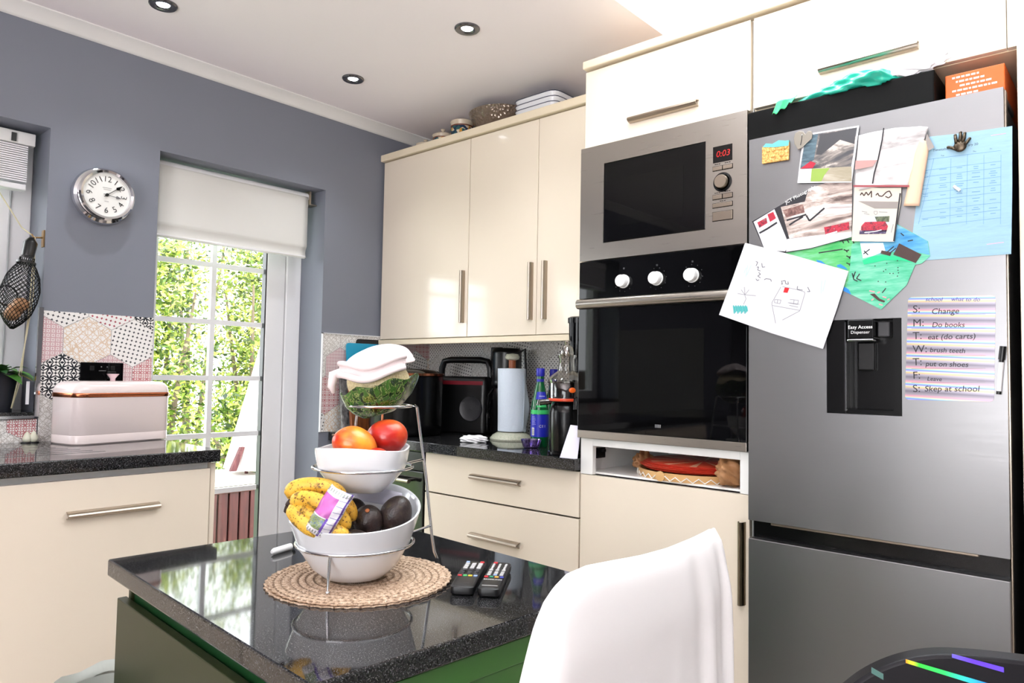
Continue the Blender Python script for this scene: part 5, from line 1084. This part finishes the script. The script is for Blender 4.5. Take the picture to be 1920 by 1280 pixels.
# ------------------------------------------------------------------ notes and magnets on the fridge
YP = FY-.0006
mat('paper_white', (202, 202, 206), .8); mat('paper_cream', (204, 196, 182), .75); mat('ink', (36, 34, 40), .7); mat('faint_pencil', (128, 128, 136), .8); mat('crimson', (170, 26, 52), .6)
def pl(pts, layer): return [at(u, v, 'y', YP-layer*.0014) for u, v in pts]
def paper(name, label, cat, pts, layer, mm, th=.0005):
    return tag(MB().prism(pl(pts, layer), (0, th, 0)).build(name, mm), label, cat)
def print_(par, name, polys, layer, mm, k=1):
    b = MB()
    for q in polys: b.prism([p-V((0, .00022*k, 0)) for p in pl(q, layer)], (0, .00018, 0))
    return b.build(name, mm, par)
def line(par, name, strokes, layer, mm, w_=.7, k=1):
    b = MB()
    for st in strokes:
        for (u0, v0), (u1, v1) in zip(st, st[1:]):
            d = math.hypot(u1-u0, v1-v0) or 1; nx, ny = -(v1-v0)/d*w_, (u1-u0)/d*w_
            b.prism([p-V((0, .00022*k, 0)) for p in pl([(u0+nx, v0+ny), (u1+nx, v1+ny), (u1-nx, v1-ny), (u0-nx, v0-ny)], layer)], (0, .00018, 0))
    return b.build(name, mm, par)
def write(par, name, items, layer, mm, k=1, bold=0., shear=0.):
    """items: (string, x, y in the photo, size in photo px, slope in photo)"""
    b = MB()
    for s, u, v, size, sl in items:
        p0, p1 = pl([(u, v), (u+20, v+20*sl)], layer); sz = size*(p1-p0).length/20
        text(b, s, frame(p0-V((0, .00025*k, 0)), p1-p0, V((0, 0, 1))), sz, bold, shear, 'LEFT')
    return b.build(name, mm, par)
# pale blue timetable
m = mat('paper_blue', (142, 178, 198), .7); n = N(m); n.bump(n.noise(n.coord('Object', (1, 1, 3)), 9, 3), .35, .01)
o = paper('timetable', 'pale blue printed timetable at the right of the fridge door', 'timetable', [(1743, 256), (1800, 250), (1898, 236), (1898, 350), (1896, 476), (1800, 483), (1705, 490), (1718, 380)], 1, 'paper_blue')
L_ = []
for x0, x1 in ((1751, 1722), (1783, 1781), (1814, 1812), (1845, 1844), (1877, 1876)): L_.append([(x0, 297 if x0 < 1800 else 290), (x1, 420)])
for v in (296, 316, 328, 345, 360, 374, 393, 407, 422): L_.append([(1728 if v > 330 else 1738, v+3), (1877, v-14)])
line(o, 'table_lines', L_, 1, mat('blue_line', (96, 140, 180), .7), .35)
rr = random.Random(4); T_ = []
for i, x in enumerate((1733, 1766, 1797, 1828, 1860)):
    for v in (320, 324, 332, 336, 340, 350, 354, 364, 368, 380, 385, 397, 401, 411):
        if rr.random() < .75: w_ = rr.uniform(4, 8); T_.append([(x-w_+2, v-(x-1740)*.09), (x+w_+2, v-(x-1740)*.09-w_*.18)])
line(o, 'table_print', T_, 1, 'blue_line', .55)
line(o, 'faint_stamp', [[(1858, 254), (1886, 250)], [(1850, 458), (1882, 454)]], 1, mat('pale_red', (214, 170, 200), .7), .6)
write(o, 'heading', [('Timetable', 1749, 282, 7.5, -.12), ('ary 20', 1815, 272, 7.5, -.12), ('Tue', 1764, 292, 4, -.1), ('Thu', 1824, 284, 4, -.1), ('Fri', 1856, 279, 4, -.1)], 1, 'ink')
t = thing('hand_magnet', 'bronze hand-shaped magnet on the blue timetable', 'magnet', at(1798, 285, 'y', YP-.005))
b = MB(); hp = lambda u, v, y=.006: at(u, v, 'y', YP-.0016-y)
b.ball(hp(1800, 274), (.0135, .005, .0135), 20, 12)
mat('antique_bronze', (84, 74, 62), .35, .9)
b.build('palm', 'antique_bronze', t, smooth='all')
for pts in (((1794, 270), (1792, 261), (1791, 254)), ((1799, 268), (1801, 256), (1801, 249)), ((1804, 268), (1808, 257), (1809, 250)), ((1808, 272), (1814, 265), (1818, 260)), ((1794, 280), (1785, 277), (1778, 276))):
    MB().tube([hp(*q) for q in pts], .0034, 10, taper=[.0042, .0038, .0034]).ball(hp(*pts[-1]), .0036, 10, 8).build('finger', 'antique_bronze', t, smooth='all')
p0, p1 = hp(1788, 349, .003), hp(1800, 357, .003); o = MB().tube([p0, p1], .0035, 10).build('clip', 'upvc', smooth=True); tag(o, 'tiny white clip in the middle of the blue timetable', 'clip')
# paintings
def wash(name, stops, sc_):
    m = mat(name, (90, 210, 170), .7); n = N(m); n.color(n.ramp(n.noise(n.coord('Object', (.25, 1, 1.4)), sc_, 4, .6), stops)); return m
wash('paint_green', [(.3, (34, 160, 110)), (.48, (88, 184, 148)), (.62, (124, 196, 168)), (.75, (174, 208, 196))], 40); wash('paint_lime', [(.3, (28, 156, 76)), (.5, (92, 182, 110)), (.7, (132, 196, 168))], 40); wash('paint_sky', [(.3, (42, 126, 184)), (.5, (90, 162, 196)), (.7, (140, 184, 204))], 30)
mat('paint_brown', (66, 46, 42), .7); mat('paint_blue', (36, 130, 210), .7); mat('paint_dark', (40, 40, 44), .7); mat('paint_pink', (226, 150, 160), .7)
o = paper('child_painting', 'green watercolour painting of birds below the photo leaflet', 'painting', [(1448, 474), (1597, 438), (1640, 448), (1625, 540), (1590, 546), (1520, 498)], 1, 'paint_lime')
print_(o, 'blue_shapes', [[(1530, 487), (1540, 489), (1550, 497), (1556, 500), (1535, 494)], [(1569, 497), (1576, 495), (1584, 500), (1590, 506), (1570, 500)]], 1, 'paint_blue')
def vee(u, v, s=5): return [[(u-s, v-s*.3), (u, v+s*.2), (u+s, v-s*.1)], [(u, v), (u+s*.3, v+s*.8)]]
line(o, 'bird_marks', sum([vee(*q) for q in ((1587, 469), (1592, 481), (1606, 489), (1592, 494), (1603, 473))], [])+[[(1535, 474), (1560, 470), (1580, 467)], [(1515, 464), (1545, 456), (1596, 444)], [(1574, 452), (1598, 448)], [(1580, 452), (1582, 456)], [(1588, 449), (1592, 455)], [(1598, 449), (1604, 462), (1602, 468)]], 1, 'paint_dark', 1.1)
o = paper('child_painting', 'green and blue watercolour painting with a brown block and red boat', 'painting', [(1597, 458), (1640, 440), (1682, 420), (1740, 452), (1744, 480), (1728, 494), (1716, 496), (1700, 534), (1652, 580), (1584, 546), (1592, 520)], 2, 'paint_green')
print_(o, 'sky', [[(1612, 452), (1682, 421), (1739, 452), (1743, 478), (1700, 468), (1660, 474), (1618, 482)]], 2, 'paint_sky')
print_(o, 'hill', [[(1617, 488), (1635, 480), (1660, 478), (1690, 482), (1714, 494), (1690, 488), (1660, 488), (1620, 496)]], 2, mat('paint_emerald', (30, 190, 130), .7), 2)
print_(o, 'white_cloud', [[(1613, 456), (1656, 455), (1660, 470), (1636, 480), (1618, 484)]], 2, mat('paint_white', (216, 240, 246), .7), 2)
print_(o, 'brown_block', [[(1686, 456), (1728, 477), (1717, 493), (1675, 477)]], 2, 'paint_brown', 3)
print_(o, 'small_brown_block', [[(1653, 469), (1672, 473), (1669, 480), (1651, 475)]], 2, 'paint_brown', 3)
print_(o, 'boat', [[(1631, 551), (1640, 550), (1650, 560), (1660, 564), (1658, 567), (1648, 564)]], 2, 'paint_brown', 3)
print_(o, 'blue_shapes', [[(1583, 537), (1592, 543), (1596, 552), (1581, 545)]], 2, 'paint_blue', 2)
line(o, 'dark_marks', [[(1664, 472), (1676, 462)], [(1668, 475), (1680, 465)], [(1654, 549), (1659, 543), (1661, 540)], [(1619, 476), (1631, 467)], [(1620, 470), (1628, 478)], [(1689, 437), (1695, 442)], [(1702, 452), (1712, 450)], [(1598, 512), (1601, 524), (1608, 527)], [(1604, 509), (1600, 520)], [(1612, 513), (1606, 522), (1615, 526)]]+[[(u, v), (u+1.6, v+1)] for u, v in ((1682, 488), (1662, 493), (1640, 498), (1660, 505), (1656, 508), (1683, 501), (1683, 506), (1674, 512), (1684, 511), (1668, 512), (1682, 517), (1646, 527), (1660, 528))], 2, 'paint_dark', 1., 3)
line(o, 'pink_marks', [[(1630, 545), (1640, 547)], [(1645, 549), (1650, 547)], [(1638, 560), (1634, 563)], [(1655, 556), (1662, 558)], [(1648, 570), (1655, 572)], [(1664, 562), (1668, 560)]], 2, 'paint_pink', 1.1, 2)
# JCT leaflet
def blur(name, stops, sc_, st=(.22, 1, 1)):
    m = mat(name, (160, 150, 145), .5); n = N(m); n.color(n.ramp(n.noise(n.coord('Object', st, (0, .25, 0)), sc_, 5, .65, dist=.6), stops)); return m
blur('print_sports', [(.28, (20, 18, 20)), (.4, (96, 80, 76)), (.5, (176, 160, 152)), (.6, (222, 214, 210)), (.72, (120, 104, 106)), (.85, (60, 50, 56))], 28)
blur('print_street', [(.3, (40, 40, 44)), (.44, (74, 74, 78)), (.52, (120, 112, 108)), (.62, (206, 196, 186)), (.75, (90, 84, 82))], 26, (.4, 1, 1)); blur('print_teal', [(.35, (40, 62, 74)), (.6, (88, 112, 124))], 90, (.3, 1, 2))
blur('print_grass', [(.3, (128, 122, 96)), (.5, (160, 150, 130)), (.62, (190, 180, 168)), (.75, (120, 104, 94))], 26); blur('print_team', [(.3, (40, 30, 60)), (.42, (120, 22, 40)), (.52, (190, 36, 62)), (.62, (110, 20, 34)), (.75, (226, 200, 206))], 120, (1, 1, 1)); blur('print_navy', [(.35, (34, 28, 60)), (.55, (70, 56, 92)), (.7, (200, 190, 210))], 140, (1, 1, 1))
blur('print_trees', [(.35, (44, 58, 40)), (.6, (96, 104, 78))], 120, (1, 1, 1)); blur('print_brownish', [(.3, (60, 34, 32)), (.5, (120, 84, 78)), (.7, (176, 150, 140))], 60, (1, 1, 1)); blur('print_pale', [(.3, (160, 154, 154)), (.5, (202, 198, 198)), (.7, (140, 134, 134))], 24, (.2, 1, 1))
o = paper('photo_leaflet', 'black-edged school photographer leaflet tilted on the fridge door', 'leaflet', [(1410, 415), (1518, 353), (1560, 338), (1598, 342), (1597, 445), (1520, 466), (1472, 474), (1434, 470)], 3, 'ink')
write(o, 'lettering', [('JCT Photographs', 1473, 380, 8, -.55)], 3, 'print_white', 2, .01)
print_(o, 'white_panel', [[(1413, 416), (1452, 392), (1480, 460), (1472, 471), (1434, 469), (1423, 440)], [(1476, 448), (1597, 432), (1597, 444), (1520, 465), (1474, 472)]], 3, 'paper_white', 1)
print_(o, 'photo_panel', [[(1464, 388), (1509, 378), (1516, 354), (1562, 338), (1598, 342), (1597, 434), (1540, 440), (1480, 447)]], 3, 'print_sports', 2)
print_(o, 'small_photos', [[(1420, 417), (1437, 408), (1439, 418), (1424, 427)], [(1545, 426), (1592, 416), (1593, 430), (1548, 440)]], 3, 'print_team', 3)
print_(o, 'red_portrait', [[(1439, 402), (1450, 397), (1455, 409), (1444, 416)]], 3, 'crimson', 3)
print_(o, 'brown_photo', [[(1468, 394), (1506, 383), (1509, 398), (1474, 408)]], 3, 'print_brownish', 4)
line(o, 'black_bars', [[(1424, 437), (1440, 428), (1457, 417)], [(1475, 413), (1500, 406), (1512, 402)], [(1480, 422), (1492, 414), (1506, 406)], [(1512, 404), (1518, 414), (1530, 404), (1546, 390)]], 3, 'ink', 1.6, 4)
line(o, 'white_lettering', [[(1549, 440), (1560, 437), (1570, 434)]], 3, 'print_white', 1.2, 5)
# large photo print
o = paper('photo_print', 'large white-bordered photo print under the heart magnet', 'photo', [(1506, 252), (1611, 235), (1604, 290), (1597, 342), (1495, 343)], 4, 'paper_white')
print_(o, 'picture', [[(1511, 254), (1607, 239), (1600, 290), (1596, 312), (1500, 317)]], 4, 'print_street')
print_(o, 'teal_edge', [[(1511, 255), (1534, 251), (1526, 300), (1501, 316)]], 4, 'print_teal', 2)
print_(o, 'red_corner', [[(1501, 316), (1520, 302), (1530, 306), (1524, 315)]], 4, 'crimson', 3)
print_(o, 'dark_top', [[(1538, 252), (1606, 240), (1602, 270), (1575, 262), (1540, 290), (1530, 290)]], 4, mat('print_charcoal', (62, 62, 66), .5), 2)
print_(o, 'lower_strip', [[(1522, 316), (1597, 312), (1597, 340), (1520, 340)]], 4, 'print_grass', 2); print_(o, 'green_patch', [[(1522, 317), (1556, 315), (1546, 328), (1540, 340), (1520, 340)]], 4, mat('print_lime', (136, 164, 70), .5), 3)
# crumpled pale sheet
b = MB()
def sheet(u, v):
    x = 1610+132*u-8*v-30*u*v; y = 254-16*math.sin(u*math.pi*.62)+110*v+(6*u-4)*v
    p = at(x, y, 'y', YP-.0075); return p-V((0, .004*math.sin(u*9+v*3)**2*(.4+u)+.006*max(0, u-.82)/.18*math.sin(v*4+1), 0))
b.grid(sheet, 30, 24); o = b.build('crumpled_sheet', 'print_pale', smooth='all', solid=.0005); tag(o, 'crumpled pale printed sheet between the photo print and the timetable', 'paper')
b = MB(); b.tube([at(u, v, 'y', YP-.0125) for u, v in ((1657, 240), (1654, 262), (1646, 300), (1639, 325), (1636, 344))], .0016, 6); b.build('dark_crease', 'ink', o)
print_(o, 'red_line', [[(1600, 347), (1705, 347), (1705, 350.5), (1600, 350.5)]], 10, mat('wine_line', (150, 66, 72), .6)); print_(o, 'rosy_patch', [[(1604, 301), (1645, 300), (1636, 312), (1603, 318)]], 10, mat('rosy_print', (176, 136, 132), .6))
b = MB(); b.grid(lambda u, v: at(1722+22*u-28*v+8*u*v, 258+128*v+10*u*(1-v), 'y', YP-.009-.006*math.sin(u*math.pi)), 8, 20); b.build('rolled_edge', mat('peach_edge', (222, 188, 160), .6), o, smooth='all', solid=.0005)
print_(o, 'grey_corner', [[(1738, 250), (1752, 276), (1741, 283), (1735, 262)]], 10, mat('warm_grey', (140, 132, 128), .6))
# class photo card
o = paper('class_photo_card', 'cream card with a class photograph in red uniforms', 'photo', [(1602, 352), (1690, 352), (1689, 376), (1676, 453), (1597, 452)], 6, 'paper_cream')
line(o, 'black_edge', [[(1688, 362), (1683, 400), (1676, 452)]], 6, 'ink', 1.5)
line(o, 'brown_scrawl', [[(1613, 366), (1616, 361), (1620, 367), (1624, 360), (1628, 366), (1634, 358), (1634, 370)], [(1642, 366), (1646, 362), (1648, 367), (1654, 368), (1662, 360), (1668, 358), (1672, 366), (1666, 371), (1660, 368)]], 6, 'paint_brown', 1.1)
print_(o, 'grey_flap', [[(1609, 377), (1684, 378), (1682, 391), (1640, 391)]], 6, 'warm_grey')
print_(o, 'photo_sky', [[(1616, 406), (1668, 405), (1666, 420), (1613, 418)]], 6, mat('print_palesky', (190, 206, 226), .5)); print_(o, 'photo_trees', [[(1640, 406), (1668, 405), (1667, 416), (1644, 416)]], 6, 'print_trees', 2)
print_(o, 'photo_pupils', [[(1622, 416), (1660, 415), (1665, 424), (1662, 434), (1614, 434), (1615, 424)]], 6, 'print_team', 3); print_(o, 'photo_front_row', [[(1612, 432), (1663, 431), (1661, 438), (1611, 439)]], 6, 'print_navy', 3)
line(o, 'caption', [[(1621, 436), (1640, 434), (1653, 431)]], 6, 'print_white', .8, 4); line(o, 'faint_print', [[(1616, 396), (1626, 398)], [(1620, 400), (1630, 402)], [(1648, 397), (1664, 398)], [(1675, 420), (1671, 436)]], 6, 'faint_pencil', .6)
line(o, 'crest', [[(1639, 396), (1645, 396), (1645, 400), (1642, 403), (1639, 400), (1639, 396)]], 6, 'faint_pencil', .5)
# house drawing, curling out past the fridge edge over the oven
o = paper('child_drawing', 'child pencil drawing of a house with a red window hanging past the fridge edge', 'drawing', [(1397, 455), (1494, 480), (1591, 508), (1570, 576), (1543, 654), (1445, 624), (1348, 590), (1374, 520)], 7, 'paper_white')
DW = lambda pts: [[(1340+x/5.82, 440+y/5.82) for x, y in st] for st in pts]
line(o, 'pencil_lines', DW([[(722, 570), (625, 740), (625, 770), (930, 825), (985, 640), (980, 625)], [(740, 565), (905, 600), (985, 625)], [(628, 775), (665, 965)], [(930, 830), (740, 930)], [(655, 705), (725, 712), (712, 752), (652, 740), (655, 705)], [(688, 706), (684, 748)], [(820, 705), (915, 715), (905, 760), (815, 745)], [(868, 708), (860, 758)], [(800, 740), (925, 758)], [(815, 770), (910, 790)], [(330, 660), (342, 700), (315, 760)], [(330, 655), (290, 600)], [(330, 655), (325, 570)], [(330, 655), (375, 600)], [(250, 640), (330, 655), (450, 665)]]), 7, 'faint_pencil', .45)
line(o, 'pencil_script', DW([[(450, 290), (470, 300), (452, 340)], [(460, 355), (480, 350), (470, 385), (500, 395)], [(480, 410), (500, 430), (470, 450), (500, 470)], [(450, 480), (465, 500), (485, 490)], [(515, 310), (520, 355), (550, 350)], [(540, 490), (560, 480), (610, 485), (620, 510)], [(730, 500), (740, 540), (725, 535)], [(740, 505), (770, 500), (775, 535), (805, 540), (800, 510)], [(905, 560), (900, 595), (960, 605)], [(1015, 570), (1040, 620), (1010, 620)]]), 7, mat('pencil', (84, 84, 94), .8), .6)
print_(o, 'red_window', DW([[(765, 575), (815, 582), (795, 634), (748, 628)]]), 7, mat('felt_red', (200, 24, 34), .7))
line(o, 'teal_scribble', DW([[(205+k*13, 770+10*(k % 2)), (215+k*13, 860-12*((k*7) % 3))] for k in range(12)]), 7, mat('felt_teal', (70, 168, 168), .7), 1.15)
line(o, 'pale_strokes', DW([[(360, 330), (340, 460)], [(400, 330), (350, 440)], [(320, 420), (345, 360)], [(1170, 500), (1160, 640)], [(1210, 490), (1180, 620)]]), 7, mat('felt_pale', (176, 196, 204), .8), .8)
# magnets
t = thing('heart_magnet', 'grey heart-shaped magnet at the corner of the large photo print', 'magnet', at(1505, 270, 'y', YP-.008))
hp = lambda u, v: at(u, v, 'y', YP-.0064)
MB().prism([hp(*q) for q in ((1497, 281), (1490, 270), (1489, 259), (1492, 250), (1499, 246), (1507, 247), (1511, 252), (1516, 246), (1522, 246), (1524, 251), (1523, 260), (1514, 268), (1505, 277))], (0, -.004, 0)).build('body', mat('pewter', (146, 140, 130), .4, .7), t, bevel=.0012)
MB().tube([hp(1505, 254)-V((0, .0045, 0)), hp(1504, 264)-V((0, .0045, 0)), hp(1502, 273)-V((0, .0045, 0))], .0009, 6).build('line', 'ink', t)
p = hp(1505, 254); MB().ball(p-V((0, .005, 0)), .0018, 10, 8).build('gem', 'chrome', t, smooth='all')
t = thing('souvenir_magnet', 'sand-coloured souvenir magnet with a teal top near the fridge corner', 'magnet', at(1455, 286, 'y', YP-.004))
m = mat('sandy', (206, 160, 84), .6); n = N(m); n.color(n.ramp(n.noise(n.coord(), 220, 3), [(.35, (170, 116, 54)), (.55, (216, 170, 92)), (.7, (234, 200, 140))]))
sp_ = lambda pts: [at(u, v, 'y', YP-.0012) for u, v in pts]
MB().prism(sp_(((1430, 276), (1481, 266), (1480, 300), (1430, 308))), (0, -.006, 0)).build('body', 'sandy', t, bevel=.0015)
MB().prism(sp_(((1432, 277), (1438, 270), (1450, 271), (1462, 264), (1474, 265), (1481, 264), (1480, 274), (1455, 277))), (0, -.0072, 0)).build('teal_top', mat('teal_glaze', (98, 190, 190), .4), t)
b = MB()
for u, v, r in ((1440, 284, .005), (1450, 281, .006), (1462, 279, .006), (1472, 277, .005), (1450, 293, .006), (1465, 291, .006)): b.ball(at(u, v, 'y', YP-.0075), (r, .0028, r*.8), 12, 8)
b.build('relief', 'sandy', t, smooth='all')
# holographic weekly planner
m = mat('holo_foil', (200, 196, 214), .3, .55); n = N(m); tc = n.new('ShaderNodeTexCoord'); sp = n.new('ShaderNodeSeparateXYZ'); n.t.links.new(tc.outputs['Generated'], sp.inputs[0])
fz = n.math('ADD', n.math('MULTIPLY', sp.outputs[2], 7.2), n.math('MULTIPLY', sp.outputs[0], .25)); fr_ = n.math('FRACT', fz)
n.color(n.ramp(fr_, [(0, (206, 198, 226)), (.08, (116, 116, 206)), (.16, (126, 186, 200)), (.22, (214, 190, 160)), (.3, (204, 140, 160)), (.42, (150, 142, 152)), (.62, (112, 108, 120)), (.8, (156, 150, 164)), (.92, (206, 178, 130)), (1, (160, 198, 176))]))
t = thing('weekly_planner', 'shiny rainbow magnetic weekly planner board with handwriting', 'planner', at(1782, 752, 'y', YP))
co = pl([(1703, 557), (1867, 553), (1864, 753), (1697, 749)], 0)
def rq(k):
    out = []
    for i in range(4):
        a, b_, c_ = co[i-1], co[i], co[(i+1) % 4]; d0 = (a-b_).normalized()*k; d1 = (c_-b_).normalized()*k
        out += [b_+d0, b_+(d0+d1)*.3, b_+d1]
    return out
MB().prism(rq(.008), (0, -.0014, 0)).build('board', 'holo_foil', t)
ly = 1
line(t, 'ruled_lines', [[(1709, v), (1848, v-1)] for v in (590, 616, 667, 691, 717)], 1.05, 'mid_grey', .35)
for s, v in (('S:', 580), ('M:', 606), ('T:', 630), ('W:', 655), ('T:', 679), ('F:', 704), ('S:', 729)): write(t, 'day_letter', [(s, 1711, v, 22, -.03)], 1.05, 'ink')
for it in (('Change', 1746, 584, 17, -.02), ('Do books', 1747, 609, 15, 0), ('eat (do carts)', 1739, 632, 16, -.02), ('brush teeth', 1743, 656, 14, .03), ('put on shoes', 1735, 682, 15, .02), ('Leave', 1738, 710, 12, .04), ('Skep at school', 1733, 729, 17, .0)): write(t, 'handwritten_line', [it], 1.05, 'ink', 1, .006, .15)
write(t, 'heading', [('school', 1735, 561, 12, .02), ('what to do', 1783, 561, 12, .01)], 1.05, mat('ink_violet', (60, 40, 120), .6), 1, .004, .2)
t = thing('whiteboard_marker', 'white marker pen with a black cap clipped beside the rainbow planner', 'pen', at(1876, 738, 'y', YP-.007))
q = [at(u, v, 'y', YP-.0085) for u, v in ((1881, 649), (1878, 674), (1877.5, 679), (1873, 733), (1872.5, 739))]
MB().tube([q[1], q[3]], .005, 14).build('barrel', 'upvc', t, smooth=True)
MB().tube([q[0], q[1]], .0068, 14, taper=[.0066, .0068]).tube([q[1], q[2]], .0052, 12).build('cap', 'black_plastic', t, smooth=True)
MB().tube([q[3], q[4]], .0052, 12).build('end_cap', 'black_plastic', t, smooth=True)
